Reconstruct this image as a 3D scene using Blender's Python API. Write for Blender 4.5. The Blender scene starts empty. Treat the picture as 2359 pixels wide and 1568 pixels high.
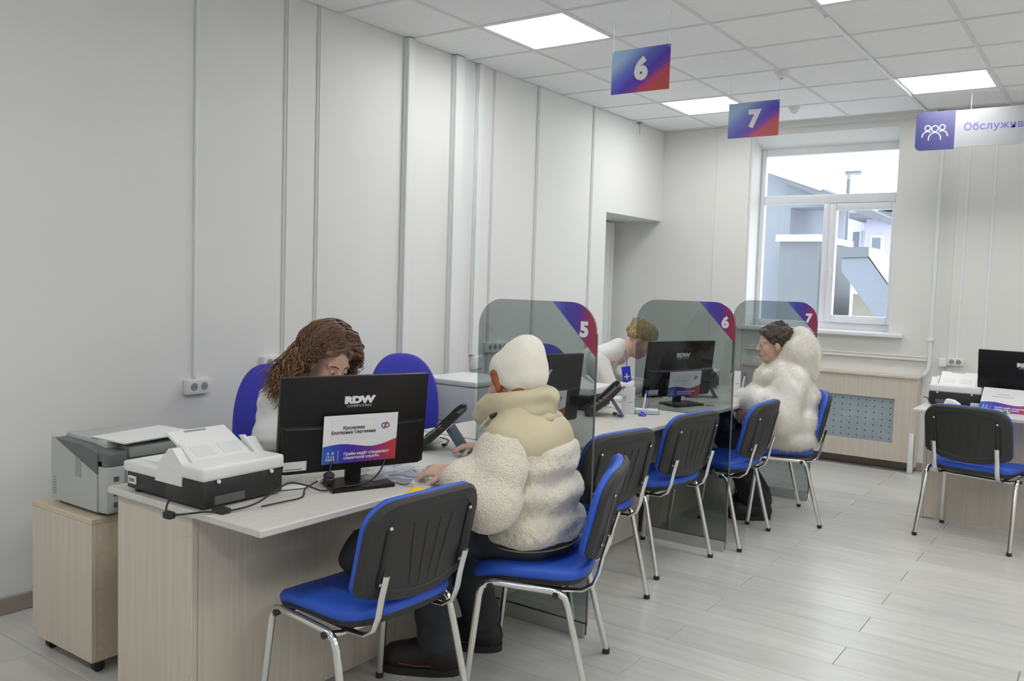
import bpy, bmesh, math, random
import numpy as np
from mathutils import Vector, Matrix

random.seed(7)
NR = np.random.default_rng(5)
scene = bpy.context.scene
COL = scene.collection

# ------------------------------------------------------------------ camera, world, exposure
cam_data = bpy.data.cameras.new('camera')
cam = bpy.data.objects.new('camera', cam_data)
COL.objects.link(cam)
cam.matrix_world = Matrix(((0.81509778, -0.06367879, 0.575813, 3.77529127),
                           (0.5784843, 0.03598853, -0.81489922, -3.25415269),
                           (0.03116913, 0.99732133, 0.06617135, 1.45562529),
                           (0, 0, 0, 1)))
cam_data.sensor_fit = 'HORIZONTAL'
cam_data.sensor_width = 36.0
cam_data.lens = 2001.9 / 2359 * 36.0
cam_data.clip_start = 0.05
cam_data.clip_end = 200
scene.camera = cam

world = bpy.data.worlds.new('overcast_sky')
scene.world = world
world.use_nodes = True
wb = world.node_tree.nodes['Background']
wb.inputs[0].default_value = (0.90, 0.955, 1.0, 1)
wb.inputs[1].default_value = 3.0
PANEL_STRENGTH = 15.5

vs = scene.view_settings
vs.view_transform = 'Standard'
try:
    vs.look = 'None'
except Exception:
    pass
vs.exposure = 0.0
vs.gamma = 1.0
vs.use_curve_mapping = False

# ------------------------------------------------------------------ helpers
def V(*a):
    return Vector(a)

class MB:
    """collects polygons for one mesh"""
    def __init__(s):
        s.v = []; s.f = []; s.m = []
    def add(s, vs_, fs, mat=0, M=None):
        o = len(s.v)
        if M is not None:
            vs_ = [tuple(M @ Vector(q)) for q in vs_]
        s.v += [tuple(q) for q in vs_]
        s.f += [tuple(i + o for i in f) for f in fs]
        s.m += [mat] * len(fs)
        return s
    def box(s, x0, x1, y0, y1, z0, z1, mat=0, M=None):
        vs_ = [(x0, y0, z0), (x1, y0, z0), (x1, y1, z0), (x0, y1, z0), (x0, y0, z1), (x1, y0, z1), (x1, y1, z1), (x0, y1, z1)]
        fs = [(0, 3, 2, 1), (4, 5, 6, 7), (0, 1, 5, 4), (1, 2, 6, 5), (2, 3, 7, 6), (3, 0, 4, 7)]
        return s.add(vs_, fs, mat, M)
    def rbox(s, x0, x1, y0, y1, z0, z1, r=0.005, seg=2, mat=0, M=None):
        bm = bmesh.new()
        bmesh.ops.create_cube(bm, size=1)
        for v in bm.verts:
            v.co = Vector(((x0 + x1) / 2 + v.co.x * (x1 - x0), (y0 + y1) / 2 + v.co.y * (y1 - y0), (z0 + z1) / 2 + v.co.z * (z1 - z0)))
        r = min(r, 0.49 * min(x1 - x0, y1 - y0, z1 - z0))
        bmesh.ops.bevel(bm, geom=bm.edges[:], offset=r, segments=seg, affect='EDGES', profile=0.5)
        bm.verts.index_update()
        vs_ = [tuple(v.co) for v in bm.verts]
        fs = [tuple(v.index for v in f.verts) for f in bm.faces]
        bm.free()
        return s.add(vs_, fs, mat, M)
    def prism(s, poly, d0, d1, M=None, mat=0):
        """poly in local xy, extruded along local z"""
        n = len(poly)
        a = sum(poly[i][0] * poly[(i + 1) % n][1] - poly[(i + 1) % n][0] * poly[i][1] for i in range(n))
        if a < 0:
            poly = poly[::-1]
        vs_ = [(x, y, d0) for x, y in poly] + [(x, y, d1) for x, y in poly]
        fs = [tuple(range(n))[::-1], tuple(range(n, 2 * n))] + [(i, (i + 1) % n, n + (i + 1) % n, n + i) for i in range(n)]
        return s.add(vs_, fs, mat, M)
    def tube(s, pts, r, n=8, flat=1.0, up=None, mat=0, M=None, closed=False):
        pts = [Vector(q) for q in pts]
        N = len(pts)
        rs = r if isinstance(r, (list, tuple)) else [r] * N
        vs_ = []
        prev = None
        for i, q in enumerate(pts):
            a = pts[i - 1] if (i > 0 or closed) else q
            b = pts[(i + 1) % N] if (i < N - 1 or closed) else q
            t = (b - a)
            if t.length < 1e-9:
                t = Vector((0, 0, 1))
            t.normalize()
            u = Vector(up) if up is not None else (prev if prev is not None else (Vector((0, 0, 1)) if abs(t.z) < 0.9 else Vector((1, 0, 0))))
            x = t.cross(u)
            if x.length < 1e-6:
                x = t.orthogonal()
            x.normalize()
            y = x.cross(t).normalized()
            prev = y
            for k in range(n):
                an = 2 * math.pi * k / n
                vs_.append(tuple(q + x * (math.cos(an) * rs[i]) + y * (math.sin(an) * rs[i] * flat)))
        fs = []
        for i in range(N if closed else N - 1):
            j = (i + 1) % N
            for k in range(n):
                l = (k + 1) % n
                fs.append((i * n + k, i * n + l, j * n + l, j * n + k))
        if not closed:
            fs.append(tuple(range(n))[::-1])
            fs.append(tuple(range((N - 1) * n, N * n)))
        return s.add(vs_, fs, mat, M)
    def cyl(s, a, b, r0, r1=None, n=16, mat=0, M=None):
        return s.tube([a, b], [r0, r0 if r1 is None else r1], n=n, mat=mat, M=M)
    def lathe(s, prof, n=24, M=None, mat=0):
        vs_ = []; fs = []
        for r, z in prof:
            for k in range(n):
                a = 2 * math.pi * k / n
                vs_.append((r * math.cos(a), r * math.sin(a), z))
        for i in range(len(prof) - 1):
            for k in range(n):
                l = (k + 1) % n
                fs.append((i * n + k, i * n + l, (i + 1) * n + l, (i + 1) * n + k))
        fs.append(tuple(range(n))[::-1])
        fs.append(tuple(range((len(prof) - 1) * n, len(prof) * n)))
        return s.add(vs_, fs, mat, M)
    def rings(s, rings, M=None, mat=0):
        """loft of equal-length closed rings, capped"""
        n = len(rings[0]); vs_ = [q for r in rings for q in r]; fs = []
        for i in range(len(rings) - 1):
            for k in range(n):
                l = (k + 1) % n
                fs.append((i * n + k, i * n + l, (i + 1) * n + l, (i + 1) * n + k))
        fs.append(tuple(range(n))[::-1])
        fs.append(tuple(range((len(rings) - 1) * n, len(rings) * n)))
        return s.add(vs_, fs, mat, M)

BASE = {}
def mkmesh(name, v, f, smooth=None):
    me = bpy.data.meshes.new(name)
    me.from_pydata([tuple(map(float, q)) for q in v], [], [tuple(map(int, q)) for q in f])
    me.update()
    return me

def finish(me, ang):
    if ang:
        me.polygons.foreach_set('use_smooth', [True] * len(me.polygons))
        if ang < 180:
            me.set_sharp_from_angle(angle=math.radians(ang))
    return me

def obj(name, mb, mat, parent=None, ang=35):
    """link one mesh object; world-space coordinates are baked relative to the parent's base"""
    b = BASE.get(parent, (0, 0, 0)) if parent is not None else (0, 0, 0)
    v = mb.v
    if any(b):
        v = [(q[0] - b[0], q[1] - b[1], q[2] - b[2]) for q in v]
    me = mkmesh(name, v, mb.f)
    mats = mat if isinstance(mat, (list, tuple)) else [mat]
    for m in mats:
        me.materials.append(m)
    if len(mats) > 1:
        me.polygons.foreach_set('material_index', mb.m)
    finish(me, ang)
    o = bpy.data.objects.new(name, me)
    COL.objects.link(o)
    if parent is not None:
        o.parent = parent
        BASE[o] = b
    return o

def tag(o, label=None, cat=None, group=None, kind=None):
    if label: o['label'] = label
    if cat: o['category'] = cat
    if group: o['group'] = group
    if kind: o['kind'] = kind
    return o

def thing(name, label, cat, base=(0, 0, 0), group=None, rz=None):
    """Empty at the base. rz None: parts come in world coordinates; else parts are local to a turned Empty"""
    o = bpy.data.objects.new(name, None)
    COL.objects.link(o)
    o.empty_display_size = 0.1
    o.location = base
    if rz is None:
        BASE[o] = tuple(base)
    else:
        o.rotation_euler = (0, 0, rz)
    return tag(o, label, cat, group)

def copy_tree(o, parent=None):
    c = o.copy()
    COL.objects.link(c)
    c.parent = parent
    for ch in list(o.children):
        copy_tree(ch, c)
    return c

def struct(name, mb, mat, parent=None, ang=35):
    o = obj(name, mb, mat, parent, ang)
    o['kind'] = 'structure'
    return o

# ------------------------------------------------------------------ materials
def nmat(name):
    m = bpy.data.materials.new(name)
    m.use_nodes = True
    nt = m.node_tree
    return m, nt, nt.nodes['Principled BSDF']

def mat(name, col, rough=0.5, metal=0.0, var=0.0, vscale=20.0, bump=0.0, bscale=200.0, spec=None, sheen=0.0, rnd=0.0, stretch=None, coat=0.0, sss=0.0):
    m, nt, bs = nmat(name)
    L = nt.links.new
    c = (*col, 1.0)
    bs.inputs['Base Color'].default_value = c
    bs.inputs['Roughness'].default_value = rough
    bs.inputs['Metallic'].default_value = metal
    if spec is not None: bs.inputs['Specular IOR Level'].default_value = spec
    if sheen: bs.inputs['Sheen Weight'].default_value = sheen
    if coat: bs.inputs['Coat Weight'].default_value = coat
    if sss:
        bs.inputs['Subsurface Weight'].default_value = sss
        bs.inputs['Subsurface Radius'].default_value = (0.01, 0.004, 0.002)
    tc = nt.nodes.new('ShaderNodeTexCoord')
    mp = nt.nodes.new('ShaderNodeMapping')
    L(tc.outputs['Object'], mp.inputs['Vector'])
    if stretch: mp.inputs['Scale'].default_value = stretch
    src = None
    if var:
        nz = nt.nodes.new('ShaderNodeTexNoise')
        nz.inputs['Scale'].default_value = vscale
        nz.inputs['Detail'].default_value = 5
        L(mp.outputs['Vector'], nz.inputs['Vector'])
        rp = nt.nodes.new('ShaderNodeValToRGB')
        rp.color_ramp.elements[0].position = 0.3
        rp.color_ramp.elements[1].position = 0.7
        rp.color_ramp.elements[0].color = tuple(max(0, x * (1 - var)) for x in col) + (1,)
        rp.color_ramp.elements[1].color = tuple(min(1, x * (1 + var)) for x in col) + (1,)
        L(nz.outputs['Fac'], rp.inputs['Fac'])
        src = rp.outputs['Color']
    if rnd:
        oi = nt.nodes.new('ShaderNodeObjectInfo')
        mr = nt.nodes.new('ShaderNodeMapRange')
        mr.inputs['To Min'].default_value = 1 - rnd
        mr.inputs['To Max'].default_value = 1 + rnd
        L(oi.outputs['Random'], mr.inputs['Value'])
        hv = nt.nodes.new('ShaderNodeHueSaturation')
        L(mr.outputs['Result'], hv.inputs['Value'])
        if src is not None: L(src, hv.inputs['Color'])
        else: hv.inputs['Color'].default_value = c
        src = hv.outputs['Color']
        ad = nt.nodes.new('ShaderNodeVectorMath'); ad.operation = 'ADD'
        sc = nt.nodes.new('ShaderNodeMath'); sc.operation = 'MULTIPLY'; sc.inputs[1].default_value = 37.0
        L(oi.outputs['Random'], sc.inputs[0])
        L(tc.outputs['Object'], ad.inputs[0]); L(sc.outputs[0], ad.inputs[1])
        L(ad.outputs['Vector'], mp.inputs['Vector'])
    if src is not None:
        L(src, bs.inputs['Base Color'])
    if bump:
        nb = nt.nodes.new('ShaderNodeTexNoise')
        nb.inputs['Scale'].default_value = bscale
        nb.inputs['Detail'].default_value = 3
        L(tc.outputs['Object'], nb.inputs['Vector'])
        bp = nt.nodes.new('ShaderNodeBump')
        bp.inputs['Strength'].default_value = bump
        bp.inputs['Distance'].default_value = 0.002
        L(nb.outputs['Fac'], bp.inputs['Height'])
        L(bp.outputs['Normal'], bs.inputs['Normal'])
    return m

def wood(name, col, axis='Z', var=0.07, rough=0.42, rnd=0.0, scale=1.0, spec=0.4):
    st = {'X': (0.6, 22, 22), 'Y': (22, 0.6, 22), 'Z': (22, 22, 0.6)}[axis]
    return mat(name, col, rough, var=var, vscale=3.0 * scale, stretch=st, rnd=rnd, spec=spec)

def emis(name, col, s):
    m = bpy.data.materials.new(name)
    m.use_nodes = True
    nt = m.node_tree
    nt.nodes.clear()
    e = nt.nodes.new('ShaderNodeEmission')
    e.inputs[0].default_value = (*col, 1); e.inputs[1].default_value = s
    o = nt.nodes.new('ShaderNodeOutputMaterial')
    nt.links.new(e.outputs[0], o.inputs[0])
    return m

def sheet(name, tint, gloss=1.0, rough=0.0, ior=1.49):
    """clear or tinted sheet: straight transmission plus a Fresnel reflection"""
    m = bpy.data.materials.new(name)
    m.use_nodes = True
    nt = m.node_tree
    nt.nodes.clear()
    t = nt.nodes.new('ShaderNodeBsdfTransparent'); t.inputs[0].default_value = (*tint, 1)
    g = nt.nodes.new('ShaderNodeBsdfGlossy'); g.inputs['Roughness'].default_value = rough
    g.inputs[0].default_value = (gloss, gloss, gloss, 1)
    fr = nt.nodes.new('ShaderNodeFresnel'); fr.inputs[0].default_value = ior
    mx = nt.nodes.new('ShaderNodeMixShader')
    o = nt.nodes.new('ShaderNodeOutputMaterial')
    L = nt.links.new
    # reflect on the outer faces only: the sheet does not bend rays, so its inner faces must not reflect totally
    ge = nt.nodes.new('ShaderNodeNewGeometry')
    iv = nt.nodes.new('ShaderNodeMath'); iv.operation = 'SUBTRACT'; iv.inputs[0].default_value = 1.0
    ml = nt.nodes.new('ShaderNodeMath'); ml.operation = 'MULTIPLY'
    L(ge.outputs['Backfacing'], iv.inputs[1]); L(iv.outputs[0], ml.inputs[0]); L(fr.outputs[0], ml.inputs[1])
    L(ml.outputs[0], mx.inputs[0]); L(t.outputs[0], mx.inputs[1]); L(g.outputs[0], mx.inputs[2]); L(mx.outputs[0], o.inputs[0])
    return m

def gradmat(name, stops, vec=(1, 0, 0), off=0.0, rough=0.35, wav=0.0):
    """printed colour gradient along a direction of the object's own bounding box (0..1)"""
    m, nt, bs = nmat(name)
    L = nt.links.new
    tc = nt.nodes.new('ShaderNodeTexCoord')
    dp = nt.nodes.new('ShaderNodeVectorMath'); dp.operation = 'DOT_PRODUCT'
    dp.inputs[1].default_value = vec
    L(tc.outputs['Generated'], dp.inputs[0])
    ad = nt.nodes.new('ShaderNodeMath'); ad.operation = 'ADD'; ad.inputs[1].default_value = off
    L(dp.outputs['Value'], ad.inputs[0])
    rp = nt.nodes.new('ShaderNodeValToRGB')
    el = rp.color_ramp.elements
    while len(el) < len(stops): el.new(0.5)
    for e, (p, c) in zip(el, stops):
        e.position = p; e.color = (*c, 1)
    L(ad.outputs[0], rp.inputs['Fac'])
    L(rp.outputs['Color'], bs.inputs['Base Color'])
    bs.inputs['Roughness'].default_value = rough
    return m

M_ = {}
M_['wall'] = mat('painted_wall', (0.805, 0.81, 0.80), 0.55, var=0.015, vscale=1.5, bump=0.05, bscale=400)
M_['wall_back'] = mat('painted_back_wall', (0.79, 0.79, 0.765), 0.55, var=0.015, vscale=2, bump=0.05, bscale=300)
M_['joint'] = mat('wall_joint', (0.64, 0.64, 0.62), 0.6)
M_['pvc'] = mat('white_pvc', (0.80, 0.84, 0.84), 0.35)
M_['pvc_win'] = mat('window_pvc', (0.80, 0.82, 0.86), 0.3)
M_['tile'] = mat('ceiling_tile', (0.92, 0.925, 0.93), 0.85, var=0.02, vscale=30, bump=0.25, bscale=350, rnd=0.012)
M_['tbar'] = mat('ceiling_grid', (0.74, 0.74, 0.74), 0.5)
M_['plenum'] = mat('plenum_dark', (0.15, 0.15, 0.15), 0.9)
M_['plank'] = mat('laminate_plank', (0.60, 0.60, 0.58), 0.27, var=0.07, vscale=2.2, stretch=(1.2, 13, 13), rnd=0.045, spec=0.5)
M_['subfloor'] = mat('subfloor', (0.10, 0.095, 0.09), 0.9)
M_['birch'] = wood('birch_laminate', (0.63, 0.57, 0.49), 'Z', var=0.06)
M_['birch_warm'] = wood('birch_laminate_warm', (0.62, 0.535, 0.40), 'X', var=0.05)
M_['birch_top'] = wood('birch_desktop', (0.645, 0.63, 0.585), 'Y', var=0.05, rough=0.38)
M_['birch_topx'] = wood('birch_desktop_x', (0.645, 0.63, 0.585), 'X', var=0.05, rough=0.38)
M_['base'] = wood('baseboard_wood', (0.36, 0.31, 0.27), 'Y', var=0.08)
M_['blue'] = mat('blue_vinyl', (0.024, 0.105, 0.60), 0.5, var=0.05, vscale=15, bump=0.15, bscale=600)
M_['bluecloth'] = mat('royal_blue_cloth', (0.045, 0.050, 0.47), 0.8, bump=0.3, bscale=900, var=0.05, vscale=30)
M_['black'] = mat('black_plastic', (0.020, 0.020, 0.021), 0.48, bump=0.08, bscale=800)
M_['shell'] = mat('chair_shell_plastic', (0.030, 0.029, 0.029), 0.55, bump=0.15, bscale=900)
M_['gloss'] = mat('monitor_plastic', (0.010, 0.0085, 0.009), 0.38, var=0.1, vscale=3, spec=0.3)
M_['screen'] = mat('screen_glass', (0.01, 0.01, 0.012), 0.15)
M_['chrome'] = mat('chrome', (0.74, 0.74, 0.72), 0.16, metal=1.0)
M_['alu'] = mat('brushed_aluminium', (0.52, 0.53, 0.53), 0.45, metal=0.35)
M_['screw'] = mat('screw_white', (0.75, 0.75, 0.74), 0.35)
M_['white'] = mat('white_plastic', (0.78, 0.785, 0.78), 0.4)
M_['offwhite'] = mat('office_grey_white', (0.70, 0.72, 0.72), 0.45)
M_['paper'] = mat('paper', (0.82, 0.83, 0.84), 0.7)
M_['greyplastic'] = mat('light_grey_plastic', (0.46, 0.49, 0.47), 0.5, bump=0.05, bscale=600)
M_['midgrey'] = mat('mid_grey_plastic', (0.30, 0.33, 0.32), 0.5)
M_['darkgrey'] = mat('dark_grey_plastic', (0.13, 0.14, 0.145), 0.5)
M_['socket'] = mat('socket_white', (0.78, 0.78, 0.76), 0.35)
M_['hole'] = mat('socket_hole', (0.10, 0.10, 0.10), 0.6)
M_['ink'] = mat('black_ink', (0.03, 0.03, 0.035), 0.6)
M_['greyink'] = mat('grey_ink', (0.25, 0.25, 0.27), 0.6)
M_['logo'] = mat('white_print', (0.80, 0.80, 0.80), 0.5)
M_['tint'] = sheet('smoked_acrylic', (0.615, 0.65, 0.65), 1.0, 0.0)
M_['pane'] = sheet('window_glass', (0.97, 0.985, 0.99), 1.0, 0.0)
M_['clear'] = sheet('clear_acrylic', (0.93, 0.95, 0.96), 1.0, 0.02)
M_['film'] = sheet('clear_film', (0.90, 0.92, 0.94), 1.0, 0.12, 1.7)
M_['panel'] = emis('lit_diffuser', (1.0, 0.99, 0.968), PANEL_STRENGTH)
SKY, INDIGO, RED, MAG = (0.22, 0.36, 0.62), (0.075, 0.045, 0.46), (0.55, 0.065, 0.05), (0.42, 0.03, 0.22)
M_['sign'] = gradmat('sign_gradient', [(0.05, (0.30, 0.44, 0.66)), (0.28, (0.12, 0.15, 0.55)), (0.50, INDIGO), (0.62, (0.20, 0.045, 0.38)), (0.72, (0.55, 0.07, 0.14)), (0.9, (0.52, 0.09, 0.06))], (0.62, 0, -0.62), 0.42)
M_['part'] = gradmat('partition_print', [(0.0, (0.12, 0.20, 0.62)), (0.30, (0.06, 0.06, 0.42)), (0.6, (0.09, 0.04, 0.33)), (0.85, (0.30, 0.035, 0.09)), (1.0, (0.36, 0.04, 0.07))], (1, 0, 0), 0.0)
M_['wave'] = gradmat('plate_wave', [(0.0, (0.03, 0.13, 0.55)), (0.3, (0.05, 0.035, 0.42)), (0.6, (0.16, 0.03, 0.33)), (0.82, (0.42, 0.035, 0.12)), (1.0, (0.56, 0.05, 0.05))], (1, 0, 0), 0.0)
M_['purple'] = gradmat('sign_purple', [(0.0, (0.036, 0.036, 0.15)), (1.0, (0.068, 0.068, 0.155))], (0.4, 0, 0.6), 0.0)
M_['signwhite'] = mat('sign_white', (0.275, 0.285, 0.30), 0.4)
M_['letters'] = mat('sign_letters', (0.085, 0.075, 0.34), 0.5)
M_['digit'] = mat('digit_white', (0.78, 0.77, 0.78), 0.5)
M_['logoblue'] = mat('logo_blue', (0.04, 0.09, 0.42), 0.5)
M_['logored'] = mat('logo_red', (0.50, 0.05, 0.05), 0.5)
M_['cable'] = mat('cable_black', (0.018, 0.018, 0.02), 0.5)
M_['cablewhite'] = mat('cable_white', (0.70, 0.70, 0.66), 0.5)
M_['yellow'] = mat('yellow_knit', (0.75, 0.52, 0.01), 0.8, bump=0.5, bscale=300)
M_['neon'] = mat('highlighter_yellow', (0.72, 0.80, 0.02), 0.4)
M_['green'] = mat('highlighter_green', (0.03, 0.20, 0.08), 0.4)
M_['penblue'] = mat('pen_blue', (0.04, 0.05, 0.62), 0.35)
M_['redprint'] = mat('red_print', (0.55, 0.12, 0.12), 0.6)

def rot_to(dx, dy):
    return math.atan2(dy, dx)

def place(loc, rz=0.0, rx=0.0, ry=0.0):
    return Matrix.Translation(loc) @ Matrix.Rotation(rz, 4, 'Z') @ Matrix.Rotation(ry, 4, 'Y') @ Matrix.Rotation(rx, 4, 'X')

STAND = Matrix.Rotation(math.radians(90), 4, 'X')      # local xy -> xz, front towards -Y

def text_mb(s, size, align='CENTER', bold=0.0, depth=0.0006, sx=1.0, spacing=1.0, M=None):
    cu = bpy.data.curves.new('lettering', 'FONT')
    cu.body = s
    cu.size = size
    cu.align_x = align
    cu.align_y = 'CENTER'
    cu.offset = bold
    cu.extrude = depth
    cu.space_character = spacing
    cu.resolution_u = 3
    cu.space_line = 1.0
    o = bpy.data.objects.new('lettering', cu)
    COL.objects.link(o)
    dg = bpy.context.evaluated_depsgraph_get()
    me = bpy.data.meshes.new_from_object(o.evaluated_get(dg))
    mb = MB()
    vs_ = [(v.co.x * sx, v.co.y, v.co.z) for v in me.vertices]
    mb.add(vs_, [tuple(p.vertices) for p in me.polygons], 0, M)
    bpy.data.objects.remove(o, do_unlink=True)
    bpy.data.meshes.remove(me)
    bpy.data.curves.remove(cu)
    return mb

def ribbon(pts, w, d, M=None):
    """flat stroke along a 2d path"""
    mb = MB()
    N = len(pts)
    Lp, Rp = [], []
    for i in range(N):
        a = Vector(pts[max(0, i - 1)]); b = Vector(pts[min(N - 1, i + 1)])
        t = (b - a).normalized()
        n = Vector((-t.y, t.x)) * (w / 2)
        q = Vector(pts[i])
        Lp.append(q + n); Rp.append(q - n)
    vs_ = [(q.x, q.y, z) for z in (0, d) for q in Lp + Rp]
    fs = []
    n2 = 2 * N
    for i in range(N - 1):
        fs.append((i, i + 1, N + i + 1, N + i)[::-1])
        fs.append((n2 + i, n2 + i + 1, n2 + N + i + 1, n2 + N + i)[::-1])
        fs.append((i, i + 1, n2 + i + 1, n2 + i))
        fs.append((N + i, N + i + 1, n2 + N + i + 1, n2 + N + i))
    mb.add(vs_, fs, 0, M)
    return mb

def arc(cx, cy, rx, ry, a0, a1, n=14):
    return [(cx + rx * math.cos(math.radians(a0 + (a1 - a0) * i / n)), cy + ry * math.sin(math.radians(a0 + (a1 - a0) * i / n))) for i in range(n + 1)]

def rrect(w, h, r, n=6, corners=(1, 1, 1, 1)):
    """rounded rectangle outline from (0,0) to (w,h); corners BL, BR, TR, TL"""
    out = []
    for (cx, cy, a0, on) in ((r, r, 180, corners[0]), (w - r, r, 270, corners[1]), (w - r, h - r, 0, corners[2]), (r, h - r, 90, corners[3])):
        if on:
            out += arc(cx, cy, r, r, a0, a0 + 90, n)
        else:
            out.append((0 if cx == r else w, 0 if cy == r else h))
    return out
# ------------------------------------------------------------------ the room
HC = 2.953            # ceiling
YB = 4.545            # back wall
XR, YF = 7.2, -5.4    # right wall, wall behind the camera
W0, Y0 = 0.537, 0.2725

# floor: dark sub-floor with single laminate boards on it
mb = MB().box(-0.6, XR, YF, YB + 0.3, -0.06, -0.008)
floor = struct('floor', mb, M_['subfloor'])
from bpy_extras.object_utils import world_to_camera_view
bpy.context.view_layer.update()
planks = []
PW, PL = 0.2075, 1.22
k0 = int((YF - 0.008) // PW)
for k in range(k0, 23):
    ya, yb_ = 0.008 + k * PW, 0.008 + (k + 1) * PW
    xs = 2.30 if k % 2 == 0 else 2.915
    n0 = -4
    while xs + n0 * PL < XR:
        xa, xb = xs + n0 * PL, xs + (n0 + 1) * PL
        n0 += 1
        xa_, xb_ = max(xa, -0.55 if ya > 3.2 else 0.0), min(xb, XR)
        y1_ = min(yb_, YB)
        if xb_ - xa_ < 0.02 or y1_ - ya < 0.02 or y1_ <= YF: continue
        c = world_to_camera_view(scene, cam, Vector(((xa_ + xb_) / 2, (ya + y1_) / 2, 0)))
        inview = c.z > 0 and -0.25 < c.x < 1.25 and -0.25 < c.y < 1.1
        planks.append((0 if inview else 1, c.z if c.z > 0 else 99, xa_, xb_, max(ya, YF), y1_))
planks.sort()
G_ = 0.0011
shared = {}
rest = MB()
for i, (nv, d, xa, xb, ya, yb_) in enumerate(planks):
    if nv == 0 and i < 290:
        key = (round(xb - xa, 4), round(yb_ - ya, 4))
        if key not in shared:
            w, h = key
            q = MB()
            e = 0.0012
            z1, z0 = 0.0, -0.008
            q.add([(G_, G_, z0), (w - G_, G_, z0), (w - G_, h - G_, z0), (G_, h - G_, z0),
                   (G_, G_, z1 - e), (w - G_, G_, z1 - e), (w - G_, h - G_, z1 - e), (G_, h - G_, z1 - e),
                   (G_ + e, G_ + e, z1), (w - G_ - e, G_ + e, z1), (w - G_ - e, h - G_ - e, z1), (G_ + e, h - G_ - e, z1)],
                  [(0, 1, 5, 4), (1, 2, 6, 5), (2, 3, 7, 6), (3, 0, 4, 7), (4, 5, 9, 8), (5, 6, 10, 9), (6, 7, 11, 10), (7, 4, 8, 11), (8, 9, 10, 11)])
            me = mkmesh('plank', q.v, q.f)
            me.materials.append(M_['plank'])
            shared[key] = me
        o = bpy.data.objects.new('plank', shared[key])
        COL.objects.link(o)
        o.parent = floor
        o.location = (xa, ya, 0)
    else:
        rest.box(xa + G_, xb - G_, ya + G_, yb_ - G_, -0.008, 0.0)
o = obj('plank_field', rest, M_['plank'], floor)
o['kind'] = 'stuff'

# ceiling: slab above, T-grid and single mineral tiles
ceiling = struct('ceiling', MB().box(-0.6, XR, YF, YB + 0.3, HC + 0.06, HC + 0.12), M_['plenum'])
gx = [0.0] + [W0 + 0.6 * i for i in range(12)]
gx = [g for g in gx if g < XR - 0.05] + [XR]
gy = [Y0 + 0.6 * k for k in range(-10, 8)]
gy = [YF] + [g for g in gy if YF + 0.05 < g < YB - 0.03] + [YB]
for g in gx[1:-1]:
    obj('grid_bar', MB().box(g - 0.012, g + 0.012, YF, YB, HC, HC + 0.03), M_['tbar'], ceiling)
for g in gy[1:-1]:
    obj('grid_bar', MB().box(0, XR, g - 0.012, g + 0.012, HC + 0.0006, HC + 0.03), M_['tbar'], ceiling)
lights = set()
for j in (1, 4, 7, 10):
    for k in (1, 5, -3, -7):
        if (j, k) == (1, -3): continue
        lights.add((round(W0 + 0.6 * (j - 1), 3), round(Y0 + 0.6 * k, 3)))
tshare = {}
for i in range(len(gx) - 1):
    for j in range(len(gy) - 1):
        if (round(gx[i], 3), round(gy[j], 3)) in lights: continue
        w, h = round(gx[i + 1] - gx[i] - 0.012, 4), round(gy[j + 1] - gy[j] - 0.012, 4)
        if (w, h) not in tshare:
            me = mkmesh('ceiling_tile', *(lambda q: (q.v, q.f))(MB().box(0, w, 0, h, 0.0, 0.014)))
            me.materials.append(M_['tile'])
            tshare[(w, h)] = me
        o = bpy.data.objects.new('ceiling_tile', tshare[(w, h)])
        COL.objects.link(o)
        o.parent = ceiling
        o.location = (gx[i] + 0.006, gy[j] + 0.006, HC + 0.0045)
# lit square panels in the grid
lab = {(W0, Y0 + 0.6): 'lit square ceiling panel nearest the panelled left wall, above number 6 sign',
       (W0, Y0 + 3.0): 'lit square ceiling panel partly hidden behind number 7 sign',
       (W0 + 1.8, Y0 + 3.0): 'lit square ceiling panel above the purple and white hanging banner',
       (W0 + 1.8, Y0 + 0.6): 'lit ceiling panel cut off by the top edge, right of number 6 sign'}
lab = {(round(a, 3), round(b, 3)): t for (a, b), t in lab.items()}
for (x, y) in sorted(lights):
    t = thing('ceiling_light', lab.get((x, y), 'lit square ceiling panel outside the picture, behind the viewer'), 'ceiling light', (x + 0.3, y + 0.3, HC), 'square ceiling light panels')
    q = MB()
    for (a, b, c, d) in ((0.01, 0.59, 0.01, 0.03), (0.01, 0.59, 0.57, 0.59), (0.01, 0.03, 0.03, 0.57), (0.57, 0.59, 0.03, 0.57)):
        q.box(x + a, x + b, y + c, y + d, HC + 0.002, HC + 0.03)
    obj('frame', q, M_['pvc'], t)
    obj('diffuser', MB().box(x + 0.03, x + 0.57, y + 0.03, y + 0.57, HC + 0.012, HC + 0.02), M_['panel'], t)
    for e in (0.165, 0.30, 0.435):
        obj('louvre_bar', MB().box(x + 0.03, x + 0.57, y + e - 0.006, y + e + 0.006, HC + 0.004, HC + 0.012), M_['pvc'], t)

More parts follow.
